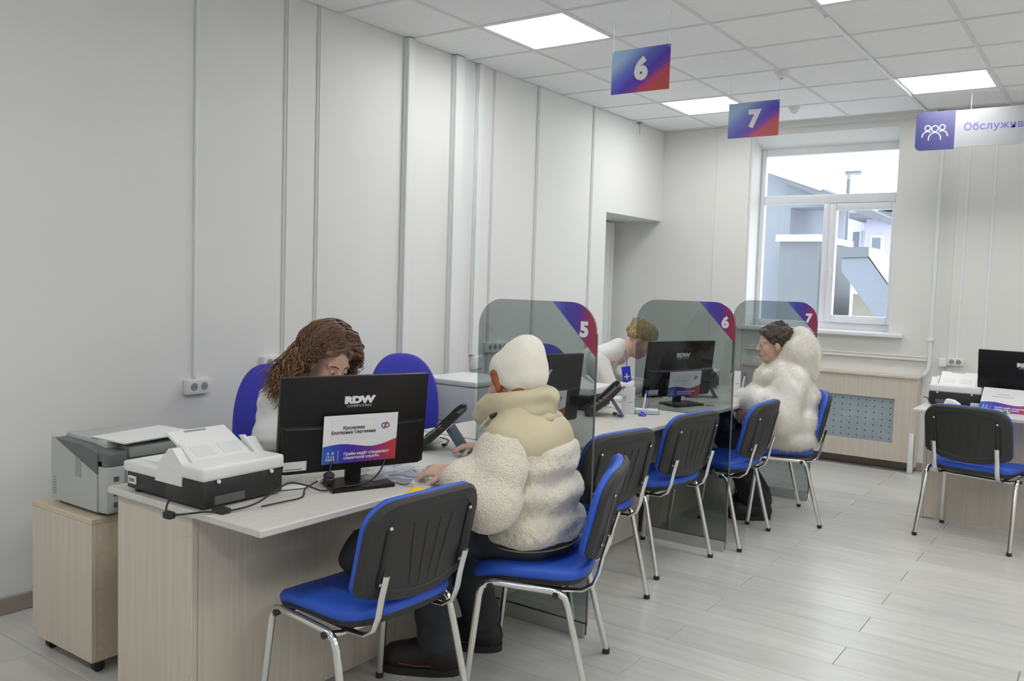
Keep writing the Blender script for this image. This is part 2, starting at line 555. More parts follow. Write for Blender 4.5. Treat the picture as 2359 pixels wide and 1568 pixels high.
# left wall with a doorway niche in the far corner
mb = MB().box(-0.25, 0, YF, 3.46, -0.06, HC + 0.1).box(-0.25, 0, 3.46, YB, 2.1, HC + 0.1)
mb.box(-0.60, -0.25, 3.40, 3.46, -0.06, 2.3).box(-0.60, -0.25, 3.46, YB, 2.1, 2.3).box(-0.62, -0.515, 3.46, YB, -0.06, 2.1)
wall_left = struct('wall_left', mb, M_['wall'])
d1 = struct('door_1', MB().box(-0.512, -0.475, 3.50, 4.42, 0.0, 2.04), M_['pvc'])
obj('door_frame', MB().box(-0.514, -0.465, 3.462, 3.50, 0, 2.08).box(-0.514, -0.465, 4.42, 4.46, 0, 2.08).box(-0.514, -0.465, 3.50, 4.42, 2.04, 2.08), M_['pvc'], d1)
for y, w, p_ in ((-0.10, 0.020, 0.006), (0.128, 0.018, 0.006), (1.77, 0.018, 0.006), (2.338, 0.024, 0.008), (3.177, 0.022, 0.007)):
    obj('joint_strip', MB().rbox(-0.002, p_, y - w / 2, y + w / 2, 0.0, HC + 0.003, 0.002, 1), M_['joint'], wall_left)
    obj('joint_strip', MB().rbox(-0.002, p_ + 0.003, y + w / 2, y + w / 2 + 0.010, 0.0, HC + 0.003, 0.002, 1), M_['wall'], wall_left)
def duct(y0, y1, z0, z1, d, label):
    t = thing('cable_duct', label, 'cable duct', (0, (y0 + y1) / 2, z0), 'white cable ducts running down the left wall')
    obj('body', MB().rbox(0.0005, d * 0.6, y0, y1, z0, z1, 0.002, 1), M_['pvc'], t)
    obj('lid', MB().rbox(d * 0.6, d, y0 + 0.002, y1 - 0.002, z0 + 0.001, z1, 0.003, 1), M_['pvc'], t)
duct(-0.659, -0.637, 0.935, HC - 0.002, 0.014, 'thin white cable duct leading down to the double wall socket')
duct(0.825, 0.885, 0.02, HC - 0.002, 0.045, 'wide white cable duct between the two blue office chair backs')
duct(1.295, 1.385, 0.02, HC - 0.002, 0.045, 'widest white cable duct, middle one of the left wall')
duct(1.560, 1.612, 0.94, HC - 0.002, 0.035, 'white cable duct ending at the small switch box')
struct('baseboard_left', MB().rbox(0.0, 0.016, YF, 3.46, 0.0005, 0.072, 0.004, 1), M_['base'])

# back wall with the window opening
WX0, WX1, WZ0, WZ1 = 0.894, 2.14, 1.13, 2.852
mb = MB().box(-0.6, WX0, YB, YB + 0.42, -0.06, HC + 0.1).box(WX1, XR, YB, YB + 0.42, -0.06, HC + 0.1)
mb.box(WX0, WX1, YB, YB + 0.42, -0.06, WZ0).box(WX0, WX1, YB, YB + 0.42, WZ1, HC + 0.1)
mb.add([(WX0, YB, WZ1), (WX1, YB, WZ1), (WX1, YB + 0.42, WZ1), (WX0, YB + 0.42, WZ1), (WX1, YB + 0.24, 2.76), (WX0, YB + 0.24, 2.76), (WX1, YB + 0.42, 2.76), (WX0, YB + 0.42, 2.76)],
       [(0, 1, 4, 5), (5, 4, 6, 7), (0, 5, 7, 3), (1, 2, 6, 4)])
wall_back = struct('wall_back', mb, M_['wall_back'])
obj('wall_board', MB().rbox(0.556, WX0 - 0.02, YB - 0.014, YB - 0.0005, 0.0, HC + 0.003, 0.003, 1), M_['wall_back'], wall_back)
obj('wall_board', MB().rbox(2.60, 4.6, YB - 0.012, YB - 0.0005, 0.0, HC + 0.003, 0.003, 1), M_['wall_back'], wall_back)
for x in (2.67, 2.86, 3.6):
    obj('joint_strip', MB().rbox(x - 0.01, x + 0.01, YB - 0.018, YB - 0.011, 0.0, HC + 0.003, 0.002, 1), M_['pvc'], wall_back)
struct('trim_1', MB().box(0.56, 2.42, YB - 0.05, YB - 0.0005, HC - 0.012, HC + 0.003).box(0.56, 2.42, YB - 0.03, YB - 0.0005, HC - 0.045, HC - 0.012), M_['wall_back'])
struct('baseboard_back', MB().rbox(-0.5, XR, YB - 0.016, YB, 0.0005, 0.072, 0.004, 1), M_['base'])
struct('wall_right', MB().box(XR, XR + 0.2, YF, YB + 0.42, -0.06, HC + 0.1), M_['wall'])
struct('wall_front', MB().box(-0.6, XR + 0.2, YF - 0.2, YF, -0.06, HC + 0.1), M_['wall'])

# window
FY0, FY1 = YB + 0.235, YB + 0.295
q = MB()
for (a, b, c, d) in ((WX0, WX0 + 0.045, WZ0 - 0.005, 2.775), (WX1 - 0.045, WX1, WZ0 - 0.005, 2.775), (WX0 + 0.045, WX1 - 0.045, 2.70, 2.775), (WX0 + 0.045, WX1 - 0.045, WZ0 - 0.005, 1.19), (WX0 + 0.045, WX1 - 0.045, 2.255, 2.335), (1.485, 1.545, 1.19, 2.255)):
    q.rbox(a, b, FY0, FY1, c, d, 0.006, 2)
win = struct('window_1', q, M_['pvc_win'])
q = MB()
for (a, b, c, d) in ((1.548, 1.605, 1.193, 2.25), (2.068, WX1 - 0.03, 1.193, 2.25), (1.605, 2.068, 1.193, 1.258), (1.605, 2.068, 2.19, 2.25)):
    q.rbox(a, b, FY0 - 0.022, FY1 - 0.01, c, d, 0.006, 2)
sash = obj('sash', q, M_['pvc_win'], win)
q = MB().rbox(1.562, 1.590, FY0 - 0.036, FY0 - 0.021, 1.60, 1.70, 0.005, 2).rbox(1.568, 1.586, FY0 - 0.062, FY0 - 0.046, 1.54, 1.672, 0.007, 2).cyl((1.577, FY0 - 0.05, 1.66), (1.577, FY0 - 0.03, 1.66), 0.008)
obj('handle', q, M_['white'], sash)
for (a, b, c, d) in ((WX0 + 0.04, WX1 - 0.04, 2.33, 2.705), (WX0 + 0.04, 1.49, 1.185, 2.26)):
    obj('pane', MB().box(a, b, FY0 + 0.026, FY0 + 0.034, c, d), M_['pane'], win)
obj('pane', MB().box(1.60, 2.072, FY0 + 0.012, FY0 + 0.020, 1.253, 2.195), M_['pane'], sash)
obj('window_sill', MB().rbox(0.80, 2.26, YB - 0.07, YB, 1.098, 1.132, 0.006, 2).rbox(WX0 + 0.001, WX1 - 0.001, YB - 0.001, FY0 + 0.01, 1.11, 1.132, 0.004, 1), M_['pvc_win'], win)

# radiator box under the window
RB = YB - 0.165
t = thing('radiator_cover', 'pale wooden radiator cover with blue-grey perforated panel below the window', 'radiator cover', (1.7, RB, 0.0))
q = MB()
RX0, RX1, PX0, PX1, PZ0, PZ1 = 0.95, 2.42, 1.10, 2.255, 0.232, 0.60
q.box(RX0, RX1, RB, RB + 0.016, PZ1, 0.775).box(RX0, RX1, RB, RB + 0.016, 0.085, PZ0).box(RX0, PX0, RB, RB + 0.016, PZ0, PZ1).box(PX1, RX1, RB, RB + 0.016, PZ0, PZ1)
obj('front_frame', q, M_['birch'], t)
obj('top_board', MB().rbox(RX0 - 0.01, RX1 + 0.012, RB - 0.012, YB - 0.001, 0.775, 0.795, 0.003, 1), M_['birch'], t)
for x in (RX0, RX1 - 0.016):
    obj('side_board', MB().box(x, x + 0.016, RB + 0.016, YB - 0.017, 0.04, 0.775), M_['birch'], t)
M_['perf'] = mat('perforated_steel', (0.33, 0.40, 0.45), 0.45, var=0.08, vscale=6)
pf = obj('perforated_panel', MB().box(PX0, PX1, RB + 0.016, RB + 0.020, PZ0, PZ1), M_['perf'], t)
q = MB()
nx, nz = 18, 7
for i in range(nx):
    for j in range(nz):
        q.cyl((PX0 + 0.03 + i * (PX1 - PX0 - 0.06) / (nx - 1), RB + 0.0158, PZ0 + 0.03 + j * (PZ1 - PZ0 - 0.06) / (nz - 1)), (PX0 + 0.03 + i * (PX1 - PX0 - 0.06) / (nx - 1), RB + 0.0152, PZ0 + 0.03 + j * (PZ1 - PZ0 - 0.06) / (nz - 1)), 0.0065, n=6)
o = obj('perforations', q, M_['hole'], pf); o['kind'] = 'stuff'
for x in (RX0 + 0.02, RX1 - 0.03):
    obj('leg', MB().rbox(x - 0.012, x + 0.03, RB - 0.006, RB + 0.03, 0.001, 0.33 if x > 2 else 0.09, 0.008, 2), M_['pvc'], t)

# pipe and ducts on the back wall
t = thing('heating_pipe', 'white heating pipe bending in behind the radiator cover', 'pipe', (2.475, YB - 0.035, 0.74))
obj('pipe', MB().tube([(2.475, YB - 0.035, HC), (2.475, YB - 0.035, 0.90), (2.472, YB - 0.035, 0.86), (2.463, YB - 0.035, 0.83), (2.450, YB - 0.035, 0.815), (2.437, YB - 0.035, 0.808)], 0.015, n=12), M_['pvc'], t)
obj('clip', MB().rbox(2.452, 2.498, YB - 0.056, YB - 0.001, 1.085, 1.11, 0.004, 1), M_['pvc'], t)
t = thing('wall_duct', 'long horizontal white duct running under the window sill', 'cable duct', (1.7, YB, 0.92))
obj('body', MB().rbox(0.90, 2.458, YB - 0.030, YB - 0.0145, 0.918, 0.955, 0.003, 1), M_['wall_back'], t)
obj('ledge', MB().rbox(0.90, 2.458, YB - 0.036, YB - 0.030, 0.948, 0.955, 0.002, 1), M_['wall_back'], t)

def socket(pos, n, ax, label, name='wall_socket', cat='socket', step=0.058, h=0.075):
    """row of n round sockets; ax = direction of the row ('y' on the left wall, 'x' on the back wall)"""
    x, y, z = pos
    t = thing(name, label, cat, pos)
    Lh = n * step / 2 + 0.012
    def P(a, d0, d1, z0, z1, r):
        if ax == 'y': return MB().rbox(x + d0, x + d1, y + a[0], y + a[1], z + z0, z + z1, r, 2)
        return MB().rbox(x + a[0], x + a[1], y - d1, y - d0, z + z0, z + z1, r, 2)
    obj('housing', P((-Lh, Lh), 0.0005, 0.034, -h / 2, h / 2, 0.006), M_['socket'], t)
    for i in range(n):
        c = (i - (n - 1) / 2) * step
        q, q2 = MB(), MB()
        if ax == 'y':
            T = place((x + 0.0342, y + c, z)) @ Matrix.Rotation(math.radians(90), 4, 'Y')
        else:
            T = place((x + c, y - 0.0342, z)) @ Matrix.Rotation(math.radians(90), 4, 'X')
        q.lathe([(0.0255, -0.0005), (0.0255, 0.0012), (0.022, 0.0012), (0.0205, 0.0004)], 20, T)
        ring = obj('outlet', q, M_['socket'], t)
        q2.lathe([(0.020, 0.0), (0.020, 0.0006)], 20, T)
        obj('recess', q2, M_['midgrey'], ring)
        for s in (-0.0095, 0.0095):
            q3 = MB()
            d = Vector((0, s, 0)) if ax == 'y' else Vector((s, 0, 0))
            q3.lathe([(0.0028, 0.0), (0.0028, 0.0012)], 8, Matrix.Translation(d) @ T)
            obj('pin_hole', q3, M_['hole'], ring)
    return t
socket((0, -0.64, 0.892), 2, 'y', 'double white wall socket left of the curly-haired clerk')
socket((0, -0.118, 0.985), 4, 'y', 'row of white wall sockets beside the curly-haired clerk\'s head')
socket((0, 1.86, 0.985), 4, 'y', 'row of wall sockets seen dimly through partition number 5')
t = thing('switch_box', 'small white switch box on the wall left of partition 5', 'switch', (0, 1.60, 0.86))
obj('housing', MB().rbox(0.0005, 0.05, 1.575, 1.665, 0.835, 0.935, 0.008, 2), M_['socket'], t)
obj('cover', MB().rbox(0.05, 0.056, 1.583, 1.657, 0.843, 0.927, 0.003, 1), M_['pvc'], t)
socket((2.665, YB - 0.012, 0.93), 2, 'x', 'double grey-white wall socket behind the right-hand desk', step=0.05, h=0.06)
t = thing('junction_box', 'small white junction box left of the back wall socket', 'socket', (2.575, YB - 0.012, 0.92))
obj('housing', MB().rbox(2.548, 2.604, YB - 0.05, YB - 0.0005, 0.885, 0.955, 0.006, 2), M_['socket'], t)
obj('cover', MB().rbox(2.553, 2.599, YB - 0.055, YB - 0.049, 0.89, 0.95, 0.003, 1), M_['pvc'], t)
t = thing('ceiling_strip', 'white plastic cable strip along the ceiling joint', 'cable duct', (W0 + 1.8, 3.0, HC))
obj('strip', MB().rbox(W0 + 1.787, W0 + 1.813, 1.66, YB - 0.06, HC - 0.010, HC - 0.0005, 0.003, 1), M_['pvc'], t)
obj('end_cap', MB().rbox(W0 + 1.785, W0 + 1.815, 1.645, 1.662, HC - 0.011, HC - 0.0005, 0.003, 1), M_['pvc'], t)
for i, (x, y, s, l) in enumerate(((1.737, 2.724, 1.0, 'larger smoke detector on the ceiling between signs 6 and 7'), (1.447, 3.933, 0.9, 'smaller far smoke detector on the ceiling near the back wall'))):
    t = thing('smoke_detector', l, 'smoke detector', (x, y, HC), 'smoke detectors')
    T = place((x, y, HC)) @ Matrix.Scale(s, 4)
    obj('mount', MB().lathe([(0.048, -0.012), (0.050, -0.006), (0.050, 0.004)], 24, T), M_['pvc'], t)
    obj('sensor_head', MB().lathe([(0.018, -0.046), (0.030, -0.044), (0.036, -0.034), (0.034, -0.020), (0.044, -0.012)], 24, T), M_['pvc'], t)
    obj('grille', MB().lathe([(0.016, -0.0475), (0.017, -0.044)], 16, T), M_['midgrey'], t)
t = thing('wall_bracket', 'small metal bracket hanging at the top of the left wall', 'bracket', (0.02, 3.99, HC - 0.09))
obj('plate', MB().box(0.001, 0.05, 3.97, 4.01, HC - 0.012, HC - 0.003), M_['alu'], t)
obj('rod', MB().cyl((0.02, 3.985, HC - 0.012), (0.02, 3.985, HC - 0.10), 0.004, n=8), M_['alu'], t)

# ------------------------------------------------------------------ outside the window
M_['ext_grey'] = mat('render_grey', (0.19, 0.205, 0.23), 0.8, var=0.05, vscale=2)
M_['ext_blue'] = mat('render_blue', (0.27, 0.295, 0.34), 0.8, var=0.04, vscale=2)
M_['ext_white'] = mat('render_white', (0.86, 0.85, 0.88), 0.8)
M_['ext_lilac'] = mat('render_lilac', (0.60, 0.58, 0.78), 0.8)
M_['snow'] = mat('snow', (0.88, 0.90, 0.93), 0.7, bump=0.2, bscale=5)
M_['ext_roof'] = mat('sheet_roof', (0.24, 0.275, 0.335), 0.5)
M_['ext_glass'] = mat('far_window_glass', (0.22, 0.27, 0.33), 0.2)
M_['ext_yellow'] = mat('pale_yellow_render', (0.52, 0.50, 0.42), 0.8)
struct('ground', MB().box(-30, 30, YB + 0.5, 60, -1.05, -1.0), M_['snow'])
t = thing('annex_building', 'flat-roofed grey annex with white parapet outside the window', 'building', (0.4, 7.5, -1.0))
obj('wall', MB().box(0.20, 0.69, 7.5, 9.0, -1.0, 2.07), M_['ext_grey'], t)
obj('side_wall', MB().box(-0.5, 0.199, 7.9, 9.0, -1.0, 2.02), M_['ext_blue'], t)
obj('parapet', MB().box(0.17, 0.70, 7.42, 9.0, 2.0701, 2.15), M_['ext_white'], t)
t = thing('gabled_house', 'blue-grey gabled house with snowy roof edge outside the window', 'building', (-0.6, 9.2, -1.0))
T = Matrix(((1, 0, 0, 0), (0, 0, -1, 9.4), (0, 1, 0, 0), (0, 0, 0, 1)))
obj('wall', MB().prism([(-4.2, -1.0), (-0.30, -1.0), (-0.30, 3.05), (-2.2, 3.95), (-4.2, 3.05)], -3.0, 0.0, T), M_['ext_blue'], t)
obj('side_wall', MB().prism([(-0.29, 2.66), (0.55, 2.66), (-0.29, 3.0)], -0.5, 0.05, T), M_['ext_roof'], t)
obj('roof', MB().prism([(-0.36, 3.02), (-0.30, 3.12), (1.05, 2.50), (1.0, 2.42)], -1.0, 0.3, T), M_['ext_grey'], t)
obj('roof_snow', MB().prism([(-0.60, 3.16), (-2.2, 3.99), (-2.2, 4.10), (-0.55, 3.24), (0.25, 2.90), (0.2, 2.86)], -3.0, 0.32, T), M_['snow'], t)
t = thing('white_building', 'bright white building with small windows far outside', 'building', (-1.5, 16, -1.0))
obj('wall', MB().box(-5.2, -0.63, 16.0, 20.0, -1.0, 3.25), M_['ext_white'], t)
obj('wing', MB().box(-0.63, 3.0, 15.2, 20.0, -1.0, 2.95), M_['ext_lilac'], t)
obj('eave', MB().box(-5.4, -0.3, 15.7, 20.0, 3.25, 3.36), M_['ext_grey'], t)
obj('wing_eave', MB().box(-0.9, 3.2, 14.9, 20.0, 2.95, 3.06), M_['ext_grey'], t)
for (a, b, c, d) in ((-2.02, -1.80, 2.75, 3.04), (-1.06, -0.93, 2.42, 2.75), (-0.78, -0.68, 2.40, 2.64)):
    w = obj('window', MB().box(a - 0.03, b + 0.03, 15.93, 16.0, c - 0.03, d + 0.03), M_['ext_white'], t)
    obj('pane', MB().box(a, b, 15.92, 15.94, c, d), M_['ext_glass'], w)
w = obj('window', MB().box(-0.52, -0.28, 15.12, 15.2, 2.05, 2.62), M_['ext_white'], t)
obj('pane', MB().box(-0.48, -0.32, 15.10, 15.13, 2.10, 2.58), M_['ext_glass'], w)
t = thing('entrance_canopy', 'grey sloping canopy roof outside the opening window sash', 'canopy', (1.1, 7.5, -1.0))
T = Matrix(((1, 0, 0, 0), (0, 0, -1, 7.9), (0, 1, 0, 0), (0, 0, 0, 1)))
obj('roof_slope', MB().prism([(0.96, 1.71), (0.95, 1.87), (1.25, 1.88), (2.05, 0.80), (1.75, 0.70)], -0.2, 0.4, T), M_['ext_roof'], t)
obj('ridge', MB().prism([(0.93, 1.875), (0.93, 2.0), (1.255, 2.005), (1.255, 1.885)], -0.2, 0.42, T), M_['ext_grey'], t)
obj('roof_snow', MB().prism([(1.26, 1.90), (1.26, 2.0), (2.15, 0.84), (2.05, 0.82)], -0.25, 0.43, T), M_['snow'], t)
obj('side_wall', MB().box(0.98, 1.6, 8.0, 9.8, -1.0, 1.45), M_['ext_yellow'], t)
t = thing('street_lamp', 'thin street lamp seen against the white sky in the window', 'lamp', (-0.58, 13.5, -1.0))
obj('pole', MB().cyl((-0.58, 13.5, -1.0), (-0.58, 13.5, 3.64), 0.05, 0.03, n=10), M_['ext_grey'], t)
obj('lamp_head', MB().rbox(-0.64, -0.36, 13.44, 13.56, 3.63, 3.70, 0.02, 2), M_['ext_grey'], t)
# ------------------------------------------------------------------ desks
def desk(y0, y1, label, nside=True):
    t = thing('reception_desk', label, 'desk', (1.45, (y0 + y1) / 2, 0), 'pale laminate desks in the counter row')
    obj('desktop', MB().rbox(1.085, 1.86, y0, y1, 0.728, 0.750, 0.003, 1), M_['birch_top'], t)
    obj('front_panel', MB().box(1.492, 1.510, y0 + 0.048, y1 - 0.048, 0.012, 0.7275), M_['birch'], t)
    for a in (y0 + 0.025, y1 - 0.047):
        sp = obj('side_panel', MB().rbox(1.105, 1.510, a, a + 0.022, 0.004, 0.7275, 0.0015, 1), M_['birch'], t)
        if a < y0 + 0.03:
            for z in (0.22, 0.66):
                obj('screw_cap', MB().cyl((1.50, a, z), (1.50, a - 0.0012, z), 0.006, n=10), M_['birch_warm'], sp)
    return t
desk(-1.718, -0.202, 'pale laminate desk with the large monitor and scanner, nearest the camera')
desk(-0.176, 1.318, 'pale laminate desk with the counter pen, middle of the counter row')
desk(1.342, 2.848, 'pale laminate desk in front of the visitor in white fur')
t = thing('office_desk', 'pale laminate desk at the right edge with a monitor on it', 'desk', (3.4, 3.0, 0))
obj('desktop', MB().rbox(2.715, 4.30, 2.60, 3.40, 0.728, 0.750, 0.003, 1), M_['birch_topx'], t)
obj('front_panel', MB().box(2.762, 4.25, 2.92, 2.938, 0.012, 0.7275), M_['birch'], t)
for a in (2.738, 4.252):
    obj('side_panel', MB().rbox(a, a + 0.022, 2.92, 3.36, 0.004, 0.7275, 0.0015, 1), M_['birch'], t)

# ------------------------------------------------------------------ smoked partitions
def partition(y, d, label):
    t = thing('partition', label, 'partition', (1.73, y, 0), 'smoked acrylic desk partitions')
    X0, X1, Z0, Z1, r = 1.43, 2.03, 0.012, 1.385, 0.125
    out = [(x + X0, z + Z0) for x, z in rrect(X1 - X0, Z1 - Z0, r, 10, (0, 0, 1, 1))]
    T = Matrix(((1, 0, 0, 0), (0, 0, -1, y), (0, 1, 0, 0), (0, 0, 0, 1)))
    obj('sheet', MB().prism(out, -0.004, 0.004, T), M_['tint'], t, 25)
    obj('edge_band', MB().tube([(X1 + 0.001, y, 0.05), (X1 + 0.001, y, Z1 - r)], 0.0042, n=6), M_['darkgrey'], t)
    poly = [(1.815, Z1)] + arc(X1 - r, Z1 - r, r, r, 90, 0, 10) + [(X1, 1.165)]
    pr_ = obj('corner_print', MB().prism(poly, 0.0045, 0.0055, T), M_['part'], t)
    obj('numeral', text_mb(str(d), 0.082, bold=0.0045, M=T @ Matrix.Translation((1.972, 1.272, 0.0057))), M_['digit'], pr_, 0)
    q = MB().rbox(1.535, X1 - 0.002, y - 0.014, y - 0.006, 0.0005, 0.058, 0.0015, 1).rbox(1.535, X1 - 0.002, y + 0.006, y + 0.014, 0.0005, 0.058, 0.0015, 1).box(1.535, X1 - 0.002, y - 0.0065, y + 0.0065, 0.0005, 0.010)
    obj('floor_channel', q, M_['alu'], t)
partition(-0.189, 5, 'nearest smoked acrylic partition, numbered 5, behind the cream beanie')
partition(1.330, 6, 'middle smoked acrylic partition, numbered 6, in front of the blond clerk')
partition(2.860, 7, 'farthest smoked acrylic partition, numbered 7, in front of the window')

# ------------------------------------------------------------------ hanging signs
def hang(x, y, z0, d, label):
    w, h = 0.358, 0.240
    t = thing('number_sign', label, 'sign', (x + w / 2, y, z0), 'hanging number signs')
    T = Matrix(((1, 0, 0, x), (0, 0, -1, y), (0, 1, 0, z0), (0, 0, 0, 1)))
    b = obj('board', MB().box(x, x + w, y - 0.0025, y + 0.0025, z0, z0 + h), M_['sign'], t)
    obj('numeral', text_mb(str(d), 0.155, bold=0.0095, M=T @ Matrix.Translation((w * 0.515, h * 0.50, 0.003))), M_['digit'], b, 0)
    for s in (0.008, w - 0.008):
        obj('cord', MB().tube([(x + s, y, z0 + h - 0.008), (x + s, y, HC)], 0.0016, n=6), M_['pvc'], t)
        obj('eyelet', MB().lathe([(0.005, 0), (0.005, 0.0008), (0.003, 0.001)], 10, T @ Matrix.Translation((s, h - 0.009, 0.0025))), M_['alu'], b)
hang(1.305, 1.14, 2.535, 6, 'nearer hanging blue and red sign, numbered 6, left of the other')
hang(1.400, 2.66, 2.513, 7, 'farther hanging blue and red sign, numbered 7, above the window')
y, z0, h = 3.93, 2.545, 0.285
T = Matrix(((1, 0, 0, 2.378), (0, 0, -1, y), (0, 1, 0, z0), (0, 0, 0, 1)))
t = thing('hanging_banner', 'purple and white hanging banner with three-people symbol and lettering', 'sign', (3.3, y, z0))
obj('symbol_panel', MB().prism(rrect(0.268, h, 0.04, 8, (1, 0, 0, 1)), -0.003, 0.003, T), M_['purple'], t)
obj('text_panel', MB().box(2.378 + 0.268, 4.35, y - 0.003, y + 0.003, z0 + 0.012, z0 + h - 0.004), M_['signwhite'], t)
q = MB()
for (cx, cy, r, R) in ((0.083, 0.165, 0.019, 0.036), (0.133, 0.158, 0.022, 0.041), (0.183, 0.165, 0.019, 0.036)):
    a = arc(cx, cy, r, r, 0, 360, 20)
    k = ribbon(a, 0.006, 0.0008, T @ Matrix.Translation((0, 0, 0.0031))); q.add(k.v, k.f)
for (cx, cy, r, a0, a1) in ((0.083, 0.098, 0.037, 180, 55), (0.133, 0.082, 0.042, 190, -10), (0.183, 0.098, 0.037, 125, 0)):
    a = arc(cx, cy, r, r * 1.15, a0, a1, 16)
    k = ribbon(a, 0.006, 0.0008, T @ Matrix.Translation((0, 0, 0.0031))); q.add(k.v, k.f)
obj('people_symbol', q, M_['digit'], t, 0)
obj('lettering', text_mb('Обслуживание', 0.074, 'LEFT', bold=0.0008, spacing=1.06, M=T @ Matrix.Translation((0.325, 0.152, 0.0033))), M_['letters'], t, 0)
for x in (2.745, 4.0):
    obj('cord', MB().tube([(x, y, z0 + h - 0.006), (x, y, HC)], 0.0016, n=6), M_['pvc'], t)

# ------------------------------------------------------------------ visitor chairs
def superell(a, b, n=36, e=4.0):
    out = []
    for k in range(n):
        t = 2 * math.pi * k / n
        c, s = math.cos(t), math.sin(t)
        out.append((a * math.copysign(abs(c) ** (2 / e), c), b * math.copysign(abs(s) ** (2 / e), s)))
    return out

def back_outline(n=8):
    w, zt, zb = 0.238, 0.180, -0.125
    pts = []
    pts += [(w, -0.110)] + arc(w - 0.10, zt - 0.115, 0.10, 0.105, 0, 82, n)
    pts += [(0.06, zt - 0.003), (-0.06, zt - 0.003)]
    pts += arc(-w + 0.10, zt - 0.115, 0.10, 0.105, 98, 180, n)
    pts += [(-w, -0.110), (-w + 0.012, -0.128)]
    for i in range(1, 10):
        u = -1 + 2 * i / 10
        pts.append((u * (w - 0.012), -0.128 - 0.036 * (1 - u * u)))
    pts.append((w - 0.012, -0.128))
    return pts

def make_chair(label):
    t = thing('visitor_chair', label, 'chair', (0, 0, 0), 'blue visitor chairs', rz=0.0)
    # seat cushion with a rolled front edge
    def bend(x, y, z):
        f = max(0.0, (y - 0.05) / 0.17)
        return (x, y, z - 0.035 * f * f + 0.012 * (x / 0.235) ** 2 + (0.02 * max(0, (-y - 0.12) / 0.1) ** 2))
    rings = []
    for s, z in ((0.93, 0.428), (0.985, 0.432), (1.0, 0.443), (0.995, 0.455), (0.96, 0.466), (0.80, 0.472), (0.5, 0.471), (0.2, 0.470)):
        rings.append([bend(x * s, y * s + 0.005, z) for x, y in superell(0.235, 0.215, 40, 4.2)])
    obj('seat', MB().rings(rings), M_['blue'], t, 60)
    rings = []
    for s, z in ((0.4, 0.405), (0.90, 0.409), (0.965, 0.418), (0.985, 0.4315)):
        rings.append([bend(x * s, y * s + 0.005, z) for x, y in superell(0.235, 0.215, 40, 4.2)])
    obj('seat_shell', MB().rings(rings), M_['shell'], t, 60)
    # backrest, bowed and leaning back
    out = back_outline()
    A = math.radians(13)
    def bk(x, z, d):
        y = d + 0.035 * (x / 0.238) ** 2
        yy, zz = y * math.cos(A) - z * math.sin(A), y * math.sin(A) + z * math.cos(A)
        return (x, -0.262 + yy, 0.652 + zz)
    rings = []
    for s, d in ((0.97, 0.004), (1.0, 0.010), (1.0, 0.022), (0.96, 0.034), (0.85, 0.040), (0.5, 0.043), (0.2, 0.044)):
        rings.append([bk(x * s, z * s, d) for x, z in out][::-1])
    obj('backrest', MB().rings(rings), M_['blue'], t, 60)
    rings = []
    for s, d in ((0.985, 0.006), (1.005, 0.004), (1.005, -0.008), (0.965, -0.017), (0.80, -0.019), (0.785, -0.015), (0.4, -0.013), (0.1, -0.013)):
        rings.append([bk(x * s, z * s, d) for x, z in out])
    sh = obj('back_shell', MB().rings(rings), M_['shell'], t, 30)
    for sx in (-0.172, 0.172):
        q = MB()
        n = 10
        cols = [[bk(sx + a, -0.10 + 0.20 * i / n, dd) for i in range(n + 1)] for a, dd in ((-0.008, -0.0185), (-0.004, -0.0225), (0.004, -0.0225), (0.008, -0.0185))]
        for c in range(3):
            q.add(cols[c] + cols[c + 1], [(i, i + 1, n + 2 + i, n + 1 + i) for i in range(n)])
        obj('slot_rib', q, M_['black'], sh)
        for sz in (-0.088, 0.092):
            c = Vector(bk(sx, sz, -0.0235)); nrm = (Vector(bk(sx, sz, -0.03)) - c).normalized()
            obj('screw', MB().cyl(c - nrm * 0.002, c + nrm * 0.002, 0.006, 0.004, n=10), M_['screw'], sh)
    # panel ribs moulded in the shell
    q = MB()
    for a in (-0.075, -0.025, 0.025, 0.075):
        pts = [Vector(bk(a * (0.75 + 0.35 * i / 8), -0.115 + 0.21 * i / 8, -0.0125)) for i in range(9)]
        q.tube(pts, 0.0035, n=5)
    obj('shell_rib', q, M_['shell'], sh)
    # chromed frame: four legs, the bars under the seat and the bars up to the back
    for sx in (-1, 1):
        xf = 0.262 * sx; xt = 0.248 * sx
        front = [(xf, 0.205, 0.012), (xt, 0.165, 0.375), (xt, 0.157, 0.402), (xt, 0.140, 0.418), (xt, 0.115, 0.424), (xt, 0.02, 0.418)]
        rear = [(xf, -0.235, 0.012), (xt, -0.145, 0.365), (xt, -0.135, 0.392), (xt, -0.115, 0.408), (xt, -0.09, 0.412), (xt, 0.02, 0.418)]
        for pts in (front, rear):
            lg = obj('leg', MB().tube(pts, 0.0125, n=10, up=(sx, 0, 0)), M_['chrome'], t, 50)
            c = pts[0]
            obj('foot_cap', MB().cyl((c[0], c[1], 0.0005), (c[0], c[1], 0.02), 0.0145, n=12), M_['black'], lg)
        bar = [(0.172 * sx, 0.12, 0.404), (0.172 * sx, -0.12, 0.395), (0.172 * sx, -0.185, 0.400), (0.172 * sx, -0.222, 0.425), (0.172 * sx, -0.240, 0.470), (0.172 * sx, -0.252, 0.53), (0.172 * sx, -0.272, 0.60)]
        obj('back_bar', MB().tube(bar, 0.0135, n=10, flat=0.55), M_['chrome'], t, 50)
    for y, z in ((0.125, 0.400), (-0.105, 0.392)):
        obj('cross_bar', MB().tube([(-0.248, y, z + 0.012), (-0.20, y, z), (0.20, y, z), (0.248, y, z + 0.012)], 0.010, n=8), M_['chrome'], t, 50)
        for sx in (-1, 1):
            obj('bar_plug', MB().cyl((0.249 * sx, y, z + 0.012), (0.266 * sx, y, z + 0.012), 0.011, n=10), M_['black'], t)
    return t

